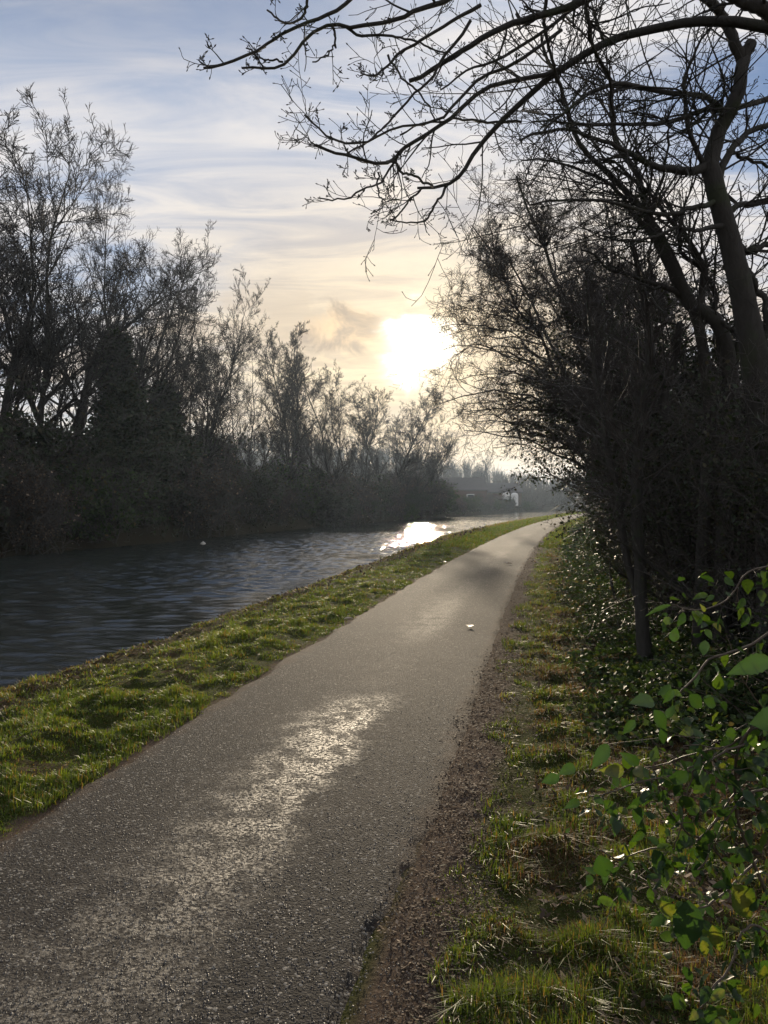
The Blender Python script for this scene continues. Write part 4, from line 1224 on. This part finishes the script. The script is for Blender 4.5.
# stalks from the root to the stem ends that leave the picture
jn = []
for e in [(800, 1010, 2.3), (800, 670, 1.9), (800, 600, 2.3), (800, 560, 2.5), (780, 940, 2.0), (800, 800, 2.0), (780, 715, 1.95)]:
    w = np.array(pt(*e)); r0 = np.array([rootS[0] + rng.uniform(-0.05, 0.05), rootS[1] + rng.uniform(-0.05, 0.05), zS - 0.05])
    mid = (w + r0) / 2 + np.array([0.15, 0.0, 0.1])
    c = catmull(np.array([[*r0, 0.007], [*mid, 0.006], [*w, 0.0045]]), 22)
    jn.append(c)
jn = np.array(jn)
V, Q = merge([tubes(P, R, 6, rng), tubes(jn[:, :, :3], jn[:, :, 3], 6, rng)] + tw)
make_mesh('stem', local(V, rootS, zS), Q, M['shrub_stem'], tS, smooth=True)
# broad leaves: base px,py -> tip px,py, distance, width ratio, tint
LV = [
    (772, 660, 728, 668, 1.85, .42, .2), (655, 702, 624, 698, 2.0, .62, .75), (790, 718, 745, 728, 1.5, .8, .1), (668, 718, 676, 700, 2.0, .55, .5), (655, 710, 672, 735, 2.0, .5, .4),
    (662, 728, 668, 752, 2.0, .5, .2), (625, 770, 595, 773, 2.0, .55, .8), (640, 765, 622, 750, 2.1, .5, .3), (622, 778, 640, 800, 2.1, .5, .4), (560, 775, 540, 788, 2.2, .6, .3), (575, 765, 558, 780, 2.2, .6, .5),
    (698, 770, 724, 800, 1.95, .5, .75), (690, 772, 665, 788, 1.95, .55, .5), (720, 765, 733, 772, 1.9, .6, .9), (650, 790, 640, 812, 2.0, .5, .3), (605, 800, 622, 822, 2.1, .5, .7), (600, 855, 612, 885, 2.0, .6, .05),
    (655, 850, 668, 880, 2.0, .6, .1), (682, 918, 650, 900, 1.9, .5, .85), (690, 900, 685, 960, 1.85, .6, .02), (735, 885, 765, 925, 1.8, .62, .8), (738, 880, 755, 875, 1.9, .5, .9), (700, 890, 706, 905, 1.95, .6, .8),
    (715, 925, 727, 965, 1.8, .5, .95), (730, 928, 745, 935, 1.85, .5, .95), (705, 940, 712, 960, 1.9, .6, .9), (728, 990, 704, 1003, 1.75, .45, .85), (740, 985, 758, 1000, 1.75, .5, .8), (768, 965, 762, 990, 1.7, .6, .9),
    (700, 1012, 692, 1020, 1.8, .6, .85), (712, 1004, 716, 1040, 1.75, .5, .3), (715, 830, 700, 850, 1.9, .5, .5), (690, 835, 676, 858, 1.95, .5, .4), (645, 830, 632, 850, 2.05, .5, .6), (665, 860, 660, 878, 2.0, .5, .75),
    (745, 790, 764, 810, 1.85, .5, .5), (760, 800, 778, 820, 1.85, .5, .4), (705, 612, 703, 600, 2.4, .6, .9), (672, 605, 640, 612, 2.4, .2, .6), (740, 850, 768, 862, 1.85, .5, .3), (610, 745, 590, 765, 2.1, .5, .3),
    (675, 690, 660, 705, 2.1, .5, .3), (690, 695, 712, 715, 2.0, .55, .2), (705, 700, 725, 705, 2.0, .5, .15), (636, 720, 620, 740, 2.1, .5, .3), (580, 800, 565, 812, 2.15, .5, .5), (752, 910, 770, 900, 1.8, .5, .5),
]
VV = []; TT = []
for (ax, ay, bx_, by_, dd, wr, tn) in LV:
    p0 = np.array(pt(ax, ay, dd)); p1 = np.array(pt(bx_, by_, dd + rng.uniform(-0.05, 0.03)))
    ln = np.linalg.norm(p1 - p0) * rng.uniform(0.7, 0.92)
    hint = np.array([rng.normal(0, 0.2), -1.0, 0.45 + rng.normal(0, 0.25)])
    v, q = leaf_shape(p0, p1 - p0, ln, ln * wr * 0.95, hint, rng, 0.22)
    VV.append((v, q)); tv_ = np.full(len(v), np.clip(tn * (1.0 if tn >= 0.8 else 0.55) + rng.uniform(-0.1, 0.1), 0, 0.9)); tv_[1::3] = np.minimum(tv_[1::3] + 0.25, 1); TT.append(tv_)
# further small leaves along the stems
allp = P.reshape(-1, 3)
for k in range(700):
    b = allp[rng.integers(0, len(allp))] + rng.normal(0, 0.045, 3) + np.array([0, 0, -0.03])
    ln = rng.uniform(0.018, 0.055)
    v, q = leaf_shape(b, rng.normal(0, 0.7, 3) + np.array([0, 0, -0.5]), ln, ln * rng.uniform(0.45, 0.7), rng.normal(0, 1, 3) + np.array([0, 0, 0.8]), rng, 0.15)
    VV.append((v, q)); TT.append(np.full(len(v), rng.uniform(0, 0.95)))
V, Q = merge(VV)
make_mesh('foliage', local(V, rootS, zS), Q, M['shrub_leaf'], tS, tint=np.concatenate(TT), smooth=True)

# bramble tangle between the shrub and the hedge
def bramble(loc, label, seed, n=26, spread=0.8, h=0.7, nl=900):
    rng = np.random.default_rng(seed)
    t = empty('bramble', loc, label, 'bramble', 'brambles under the hedge')
    S = np.stack([rng.normal(0, 0.25, n), rng.normal(0, 0.25, n), np.full(n, -0.05)], 1)
    D = np.stack([rng.normal(0, 0.7, n), rng.normal(0, 0.7, n), np.full(n, 1.1)], 1)
    P0, R0 = grow(S, D, rng.uniform(0.6, 1.0, n) * spread * 1.5, rng.uniform(0.002, 0.0045, n), 14, 0.08, -0.10, 0.4, rng)
    k = kids(P0, R0, 6, 0.2, 1, 30, 80, 0.15, 0.4, 0.6, rng, 0.2, 0.001)
    P1, R1 = grow(*k, 7, 0.12, -0.03, 0.5, rng)
    V, Q = merge([tubes(P0, R0, 5, rng), tubes(P1, R1, 3, rng)])
    make_mesh('stem', V, Q, M['shrub_stem'], t)
    src = np.concatenate([P0[:, 3:].reshape(-1, 3), P1.reshape(-1, 3)])
    pk = rng.integers(0, len(src), nl)
    Vl, Ql = leaf_quads(src[pk] + rng.normal(0, 0.01, (nl, 3)), rng.normal(size=(nl, 3)) + np.array([0, 0, -0.2]), rng.uniform(0.02, 0.05, nl), rng, 0.7, 0.1)
    make_mesh('foliage', Vl, Ql, M['ivy'], t, tint=np.repeat(rng.uniform(0, 1, nl), 4))
    return t


for k, (x, Yv, lab) in enumerate([(2.7, 3.5, 'bramble tangle just behind the leafy shrub at the right edge'), (2.8, 4.8, 'bramble tangle between the leafy shrub and the slender trunk'),
                                  (3.2, 6.3, 'bramble tangle right beside the slender trunk'), (3.0, 9.0, 'bramble tangle in the ivy just beyond the slender trunk'),
                                  (3.35, 11.6, 'bramble tangle under the leaning hawthorn'), (2.3, 2.6, 'bramble tangle growing through the leafy shrub')]):
    bramble((x, Yv, ground_at(x, Yv)), lab, 600 + k)

# ------------------------------------------------------------------ pale fallen leaves on the path
G4 = 'pale fallen leaves on the towpath'
for k, (px, py, w, lab) in enumerate([
    (349, 621, 0.13, 'pale flat leaf lying at the canal-side edge of the path'),
    (470, 629, 0.13, 'pale flat leaf lying near the dirt edge of the path'),
    (443, 563, 0.2, 'pale leaf at the canal-side edge farther along the path'),
    (508, 565, 0.2, 'pale leaf at the dirt edge farther along the path')]):
    d = CAM_H * F / (py - 501)
    x, Yv, _ = pt(px, py, d)
    a_ = 0.3 + k
    v, q = leaf_shape((-w / 2, 0, 0.004), (1, 0.0, 0.05), w, w * 0.75, (0, 0, 1), np.random.default_rng(k), 0.04)
    u_ = x - float(C(Yv))
    o = make_mesh('fallen_leaf', v, q, M['pale_leaf'])
    o.location = (x, Yv, float(zpath(np.clip(u_, -1, 1), np.array(Yv))) + 0.02)
    o.rotation_euler = (0, 0, a_)
    tag(o, lab, 'leaf', G4)

# ------------------------------------------------------------------ buildings by the bend of the canal
def prism(verts, faces, name, mat, parent):
    me = bpy.data.meshes.new(name); me.from_pydata(verts, [], faces); me.update(); me.materials.append(mat)
    o = bpy.data.objects.new(name, me); COL.objects.link(o); o.parent = parent
    return o


def box(x0, x1, y0, y1, z0, z1, name, mat, parent):
    v = [(x0, y0, z0), (x1, y0, z0), (x1, y1, z0), (x0, y1, z0), (x0, y0, z1), (x1, y0, z1), (x1, y1, z1), (x0, y1, z1)]
    f = [(0, 3, 2, 1), (4, 5, 6, 7), (0, 1, 5, 4), (1, 2, 6, 5), (2, 3, 7, 6), (3, 0, 4, 7)]
    o = prism(v, f, name, mat, parent)
    m = o.modifiers.new('bevel', 'BEVEL'); m.width = 0.02; m.segments = 2
    return o


def gable(L, W, h, hr, name, parent, wallmat, roofmat, over=0.3):
    """ridge along local x"""
    v = [(-L / 2, -W / 2, 0), (L / 2, -W / 2, 0), (L / 2, W / 2, 0), (-L / 2, W / 2, 0), (-L / 2, -W / 2, h), (L / 2, -W / 2, h), (L / 2, W / 2, h), (-L / 2, W / 2, h), (-L / 2, 0, hr), (L / 2, 0, hr)]
    f = [(0, 1, 5, 4), (1, 2, 6, 9, 5), (2, 3, 7, 6), (3, 0, 4, 8, 7), (0, 3, 2, 1)]
    prism(v, f, 'wall', wallmat, parent)
    t = 0.15
    s = (hr - h) / (W / 2)
    ex = over
    v = []
    for sx in (-L / 2 - ex, L / 2 + ex):
        v += [(sx, -W / 2 - ex, h - s * ex + 0.01), (sx, 0, hr + 0.01), (sx, W / 2 + ex, h - s * ex + 0.01), (sx, W / 2 + ex, h - s * ex + t), (sx, 0, hr + t), (sx, -W / 2 - ex, h - s * ex + t)]
    f = [(0, 5, 4, 1), (1, 4, 3, 2), (6, 7, 10, 11), (7, 8, 9, 10), (5, 11, 10, 4), (4, 10, 9, 3), (0, 1, 7, 6), (1, 2, 8, 7), (0, 6, 11, 5), (2, 3, 9, 8)]
    prism(v, f, 'roof', roofmat, parent)


D1 = 132.0
bx0 = pt(463, 500, D1)[0]
zb = ground_at(bx0, D1)
barn = empty('boat_shed', (bx0, D1 + 3, zb), 'dark brick shed with a pitched roof and blue door by the canal bend', 'shed', rz=0.15)
gable(7.5, 6.0, 2.7, 4.7, 'x', barn, M['brick'], M['roof'])
d_ = box(-3.4, -2.2, -3.06, -3.0 + 0.03, 0.02, 2.15, 'door', M['blue_paint'], barn)
w_ = box(0.2, 1.5, -3.05, -2.97, 1.0, 1.9, 'window', M['white_paint'], barn)
box(0.3, 1.4, -3.08, -3.052, 1.08, 1.82, 'pane', M['glass'], w_)
bx1 = pt(489, 500, D1 + 6)[0]
long_shed = empty('long_shed', (bx1 + 1.0, D1 + 8, zb), 'longer low dark shed with a shallow roof right of the brick one', 'shed', rz=0.08)
gable(9.0, 6.0, 2.3, 3.9, 'x', long_shed, M['timber'], M['roof'])
box(-1.2, 1.4, -3.06, -2.97, 0.02, 1.95, 'door', M['brick'], long_shed)
bx2 = pt(425, 500, 118)[0]
low = empty('flat_roofed_shed', (bx2, 120, ground_at(bx2, 120)), 'low shed with a pale flat roof left of the brick shed', 'shed')
box(-2.6, 2.6, -1.6, 1.6, 0, 2.2, 'wall', M['timber'], low)
box(-2.9, 2.9, -1.9, 1.9, 2.205, 2.38, 'roof', M['pale_metal'], low)
box(1.0, 1.9, -1.66, -1.57, 0.02, 1.9, 'door', M['blue_paint'], low)
for k, (px, lab) in enumerate([(506, 'left one of two pale upright round-topped tanks beside the sheds'), (514.5, 'right one of two pale upright round-topped tanks beside the sheds')]):
    x = pt(px, 500, 134)[0]
    t = empty('storage_tank', (x, 134, ground_at(x, 134)), lab, 'tank', 'pale tanks beside the sheds')
    prof = [(0.62, 0.15), (0.64, 0.2), (0.64, 1.9), (0.60, 2.1), (0.45, 2.28), (0.2, 2.37), (0.02, 2.38)]
    S_ = 20
    v = [(r * math.cos(2 * PI * j / S_), r * math.sin(2 * PI * j / S_), z) for r, z in prof for j in range(S_)]
    f = [(i_ * S_ + j, i_ * S_ + (j + 1) % S_, (i_ + 1) * S_ + (j + 1) % S_, (i_ + 1) * S_ + j) for i_ in range(len(prof) - 1) for j in range(S_)]
    prism(v, f, 'body', M['white_paint'], t)
    box(-0.6, 0.6, -0.6, 0.6, 0.0, 0.148, 'base', M['timber'], t)

# small pale float at the far water's edge
fx, fy, _ = pt(203, 542, 33.6)
prof = [(0.02, -0.12), (0.12, -0.10), (0.2, -0.02), (0.2, 0.06), (0.13, 0.14), (0.05, 0.17), (0.04, 0.22), (0.01, 0.23)]
S_ = 14
v = [(r * math.cos(2 * PI * j / S_), r * math.sin(2 * PI * j / S_), z) for r, z in prof for j in range(S_)]
f = [(i_ * S_ + j, i_ * S_ + (j + 1) % S_, (i_ + 1) * S_ + (j + 1) % S_, (i_ + 1) * S_ + j) for i_ in range(len(prof) - 1) for j in range(S_)]
o = prism(v, f, 'float', M['pale_metal'], None)
o.scale = (0.6, 0.6, 0.6)
o.location = (fx, fy, WATER_Z); tag(o, 'small pale float on the water under the far bank', 'float')

# ------------------------------------------------------------------ hill and distant woods
def hill_h(az, d):
    """height of the far land by bearing (radians from straight ahead) and distance"""
    px = 384 + np.tan(az) * F
    e = np.interp(px, [-900, -200, 60, 250, 400, 470, 540, 600, 760, 1500], [0.085, 0.085, 0.075, 0.072, 0.055, 0.036, 0.022, 0.018, 0.03, 0.05])
    ridge = e * 300
    return ridge * sstep(150, 300, d) * (1 - 0.3 * sstep(340, 520, d)) + (fbm(px * 0.03, d * 0.02, 71, 3) - 0.5) * 4 * sstep(150, 260, d) - 1.0


azs = np.radians(np.linspace(-75, 75, 121)); ds = np.array([150, 165, 180, 200, 220, 240, 260, 280, 300, 330, 370, 430, 520, 640])
AZ, DS = np.meshgrid(azs, ds)
V = np.stack([np.sin(AZ) * DS, np.cos(AZ) * DS, hill_h(AZ, DS)], -1).reshape(-1, 3)
ny, nu = AZ.shape
idx = np.arange(ny * nu).reshape(ny, nu)
Q = np.stack([idx[:-1, :-1], idx[:-1, 1:], idx[1:, 1:], idx[1:, :-1]], -1).reshape(-1, 4)
o = make_mesh('hill', V, Q, M['hill'], smooth=True); tag(o, 'low wooded hill beyond the canal', kind='structure')


def wood(n, azr, dr, hgt, label, seed, keep=None):
    rng = np.random.default_rng(seed)
    az = rng.uniform(*azr, n); d = rng.uniform(*dr, n)
    b = np.stack([np.sin(az) * d, np.cos(az) * d, hill_h(az, d) - 0.3], 1)
    if keep is not None:
        k = keep(b); b = b[k]; n = len(b)
    h = rng.uniform(hgt[0], hgt[1], n)
    m = 26
    S = np.repeat(b, m, 0); S[:, 2] += np.repeat(h, m) * rng.uniform(0.05, 0.5, n * m)
    a = rng.uniform(0, 2 * PI, n * m); sp = rng.uniform(0, 0.8, n * m)
    D = np.stack([np.cos(a) * sp, np.sin(a) * sp, np.ones(n * m)], 1)
    P0, R0 = grow(S, D, np.repeat(h, m) * rng.uniform(0.25, 0.6, n * m), rng.uniform(0.04, 0.12, n * m), 4, 0.15, 0, 0.25, rng)
    V, Q = tubes(P0, R0, 3, rng)
    o = make_mesh('woodland', V, Q, M['wood']); tag(o, label, 'woodland', kind='stuff')


wood(1900, (math.radians(-34), math.radians(36)), (170, 330), (4, 9), 'bare woodland covering the distant hill', 81)
wood(420, (math.radians(4), math.radians(16)), (150, 200), (3, 7), 'low bare scrub closing the view behind the sheds', 82, keep=lambda b: b[:, 0] - C(b[:, 1]) < -19)

# ------------------------------------------------------------------ haze
me = bpy.data.meshes.new('haze')
hx0, hx1, hy0, hy1, hz0, hz1 = -1000, 1700, -60, 1300, -4.0, 45.0
me.from_pydata([(hx0, hy0, hz0), (hx1, hy0, hz0), (hx1, hy1, hz0), (hx0, hy1, hz0), (hx0, hy0, hz1), (hx1, hy0, hz1), (hx1, hy1, hz1), (hx0, hy1, hz1)], [],
               [(0, 3, 2, 1), (4, 5, 6, 7), (0, 1, 5, 4), (1, 2, 6, 5), (2, 3, 7, 6), (3, 0, 4, 7)])
hz = bpy.data.objects.new('haze', me); COL.objects.link(hz)
tag(hz, 'thin pale haze glowing towards the low sun', 'haze', kind='stuff')
m = bpy.data.materials.new('haze'); m.use_nodes = True; m.node_tree.nodes.clear()
g = NT(m.node_tree)
out = g.n('ShaderNodeOutputMaterial')
pv = g.n('ShaderNodeVolumePrincipled', {'Color': (0.58, 0.74, 0.98, 1), 'Density': 0.00033, 'Anisotropy': 0.6})  # bluish scattering volume, added to stand in for veiling lens glare
g.t.links.new(pv.outputs[0], out.inputs['Volume'])
me.materials.append(m)

# ------------------------------------------------------------------ sky and sun
SUN_E = math.radians(11.4)
SUN_A = math.radians(2.8)
sdir = Vector((math.sin(SUN_A) * math.cos(SUN_E), math.cos(SUN_A) * math.cos(SUN_E), math.sin(SUN_E)))
wd = bpy.data.worlds.new('World'); scene.world = wd; wd.use_nodes = True
wd.node_tree.nodes.clear()
g = NT(wd.node_tree)
out = g.n('ShaderNodeOutputWorld')
sky = g.n('ShaderNodeTexSky', sky_type='NISHITA')
sky.sun_disc = False; sky.sun_elevation = SUN_E; sky.sun_rotation = SUN_A
sky.air_density = 1.0; sky.dust_density = 0.3; sky.ozone_density = 1.5
dirv = g.n('ShaderNodeTexCoord').outputs['Generated']
dn = g.vmath('NORMALIZE', dirv)
sx = g.n('ShaderNodeSeparateXYZ', {0: dn}).outputs
zc = g.math('MAXIMUM', sx[2], 0.0)
den = g.math('ADD', zc, 0.12)
cx = g.math('DIVIDE', sx[0], den); cy = g.math('DIVIDE', sx[1], den)
cp = g.n('ShaderNodeCombineXYZ', {0: cx, 1: cy, 2: 0.0}).outputs[0]
st1 = g.n('ShaderNodeMapping', {'Vector': cp, 'Rotation': (0, 0, math.radians(14)), 'Scale': (0.55, 1.6, 1), 'Location': (2.3, 0.7, 0)}).outputs[0]
c1 = g.noise(st1, 1.1, 7, 0.55, 0.5)
c2 = g.noise(st1, 3.4, 6, 0.6, 0.8)
cloud = g.math('ADD', g.math('MULTIPLY', c1, 0.75), g.math('MULTIPLY', c2, 0.25))
sd = g.vmath('DOT_PRODUCT', dn, (sdir.x, sdir.y, sdir.z))
ang = g.math('ARCCOSINE', g.math('MINIMUM', sd, 1.0))
cover = g.math('MAXIMUM', g.mapr(cloud, 0.34, 0.52), g.mapr(ang, 0.5, 0.2, 0, 1.0))
# clearer, bluer up high to the left, milky round the sun
hi = g.math('MULTIPLY', g.mapr(sx[2], 0.38, 0.56), g.mapr(sx[0], 0.15, -0.15))
cover = g.math('SUBTRACT', cover, g.math('MULTIPLY', hi, 0.75), clamp=True)
nearsun = g.mapr(ang, 0.52, 0.10)
K = 10.0
ccol = g.mix(g.mapr(c2, 0.3, 0.7), (0.42 * K, 0.47 * K, 0.58 * K), (0.80 * K, 0.75 * K, 0.71 * K))
warm = g.mix(g.mapr(c2, 0.3, 0.7), (0.58 * K, 0.42 * K, 0.24 * K), (0.80 * K, 0.61 * K, 0.35 * K))
horizon = g.mapr(sx[2], 0.42, 0.05)
wf = g.math('MULTIPLY', nearsun, g.mapr(sx[2], 0.50, 0.15))
ccol = g.mix(wf, ccol, warm)
skyc = g.mix(1.0, sky.outputs[0], (0.62, 0.70, 0.88), 'MULTIPLY')
col = g.mix(g.math('MULTIPLY', cover, 0.93), skyc, ccol)
# low broken cumulus in front of the glow
c4 = g.noise(g.n('ShaderNodeMapping', {'Vector': dn, 'Scale': (1, 1, 1.5), 'Location': (0.71, 0.2, 0.43)}).outputs[0], 17.0, 5, 0.6, 0.6)
st2 = g.n('ShaderNodeMapping', {'Vector': dn, 'Scale': (1, 1, 2.2), 'Location': (0.37, 0.0, 0.11)}).outputs[0]
c3 = g.noise(st2, 9.0, 6, 0.55, 0.3)
lowm = g.math('MULTIPLY', g.mapr(c3, 0.50, 0.58), g.math('MULTIPLY', g.mapr(sx[2], 0.30, 0.20), g.mapr(sx[2], 0.06, 0.12)))
lowm = g.math('MULTIPLY', lowm, g.mapr(ang, 0.05, 0.09))
col = g.mix(g.math('MULTIPLY', lowm, 0.6), col, (0.55 * K, 0.43 * K, 0.31 * K))
# the one small cumulus left of the sun
cdir = Vector((-0.052, 1.0, 0.222)).normalized()
dv = g.vmath('SUBTRACT', dn, (cdir.x, cdir.y, cdir.z))
dl = g.vmath('LENGTH', g.n('ShaderNodeMapping', {'Vector': dv, 'Scale': (1.0, 1.0, 2.0)}).outputs[0])
cm = g.mapr(g.math('ADD', dl, g.math('MULTIPLY', g.math('SUBTRACT', c4, 0.5), 0.16)), 0.070, 0.03)
col = g.mix(g.math('MULTIPLY', cm, 0.9), col, g.mix(g.mapr(c4, 0.35, 0.65), (0.36 * K, 0.27 * K, 0.20 * K), (0.85 * K, 0.60 * K, 0.34 * K)))
# the veiled sun: a ragged burning core and a wide glow
rag = g.math('ADD', ang, g.math('MULTIPLY', g.math('SUBTRACT', c4, 0.5), 0.085))
core = g.math('POWER', g.mapr(rag, 0.070, 0.0, 0, 1, False), 3.2)
halo = g.math('POWER', g.math('MAXIMUM', sd, 0.0), 260.0)
halo2 = g.math('POWER', g.math('MAXIMUM', sd, 0.0), 26.0)
add = g.mix(1.0, (1.0 * K, 0.93 * K, 0.78 * K), g.n('ShaderNodeCombineXYZ', {0: g.math('MULTIPLY', core, 14.0), 1: g.math('MULTIPLY', core, 14.0), 2: g.math('MULTIPLY', core, 14.0)}).outputs[0], 'MULTIPLY')
h1 = g.math('ADD', g.math('MULTIPLY', halo, 0.22), g.math('MULTIPLY', halo2, 0.03))
add2 = g.mix(1.0, (1.0 * K, 0.74 * K, 0.38 * K), g.n('ShaderNodeCombineXYZ', {0: h1, 1: h1, 2: h1}).outputs[0], 'MULTIPLY')
lowf = g.mapr(sx[2], 0.0, 0.17, 0.0, 1.0)
col = g.mix(1.0, col, g.mix(lowf, (0.80, 0.68, 0.52), (1.0, 1.0, 1.0)), 'MULTIPLY')
tot = g.vmath('ADD', g.vmath('ADD', col, add), add2)
bg = g.n('ShaderNodeBackground', {'Color': tot, 'Strength': 0.1})
g.t.links.new(bg.outputs[0], out.inputs[0])
wd.cycles.sampling_method = 'MANUAL'
wd.cycles.sample_map_resolution = 1024

ld = bpy.data.lights.new('sun', 'SUN'); ld.energy = 5.0; ld.angle = math.radians(0.6); ld.color = (1.0, 0.83, 0.60)
lo = bpy.data.objects.new('sun', ld); COL.objects.link(lo)
lo.rotation_euler = (-sdir).to_track_quat('-Z', 'Y').to_euler()
lo.location = (3, 60, 30)

# ------------------------------------------------------------------ render settings
scene.view_settings.view_transform = 'Standard'
scene.view_settings.look = 'None'
scene.view_settings.exposure = 0.25
scene.view_settings.gamma = 1.0
scene.render.engine = 'CYCLES'
cy_ = scene.cycles
cy_.max_bounces = 6; cy_.diffuse_bounces = 2; cy_.glossy_bounces = 3; cy_.transmission_bounces = 3; cy_.volume_bounces = 0
cy_.use_denoising = True
cy_.sample_clamp_indirect = 6.0
cy_.use_adaptive_sampling = True; cy_.adaptive_threshold = 0.02
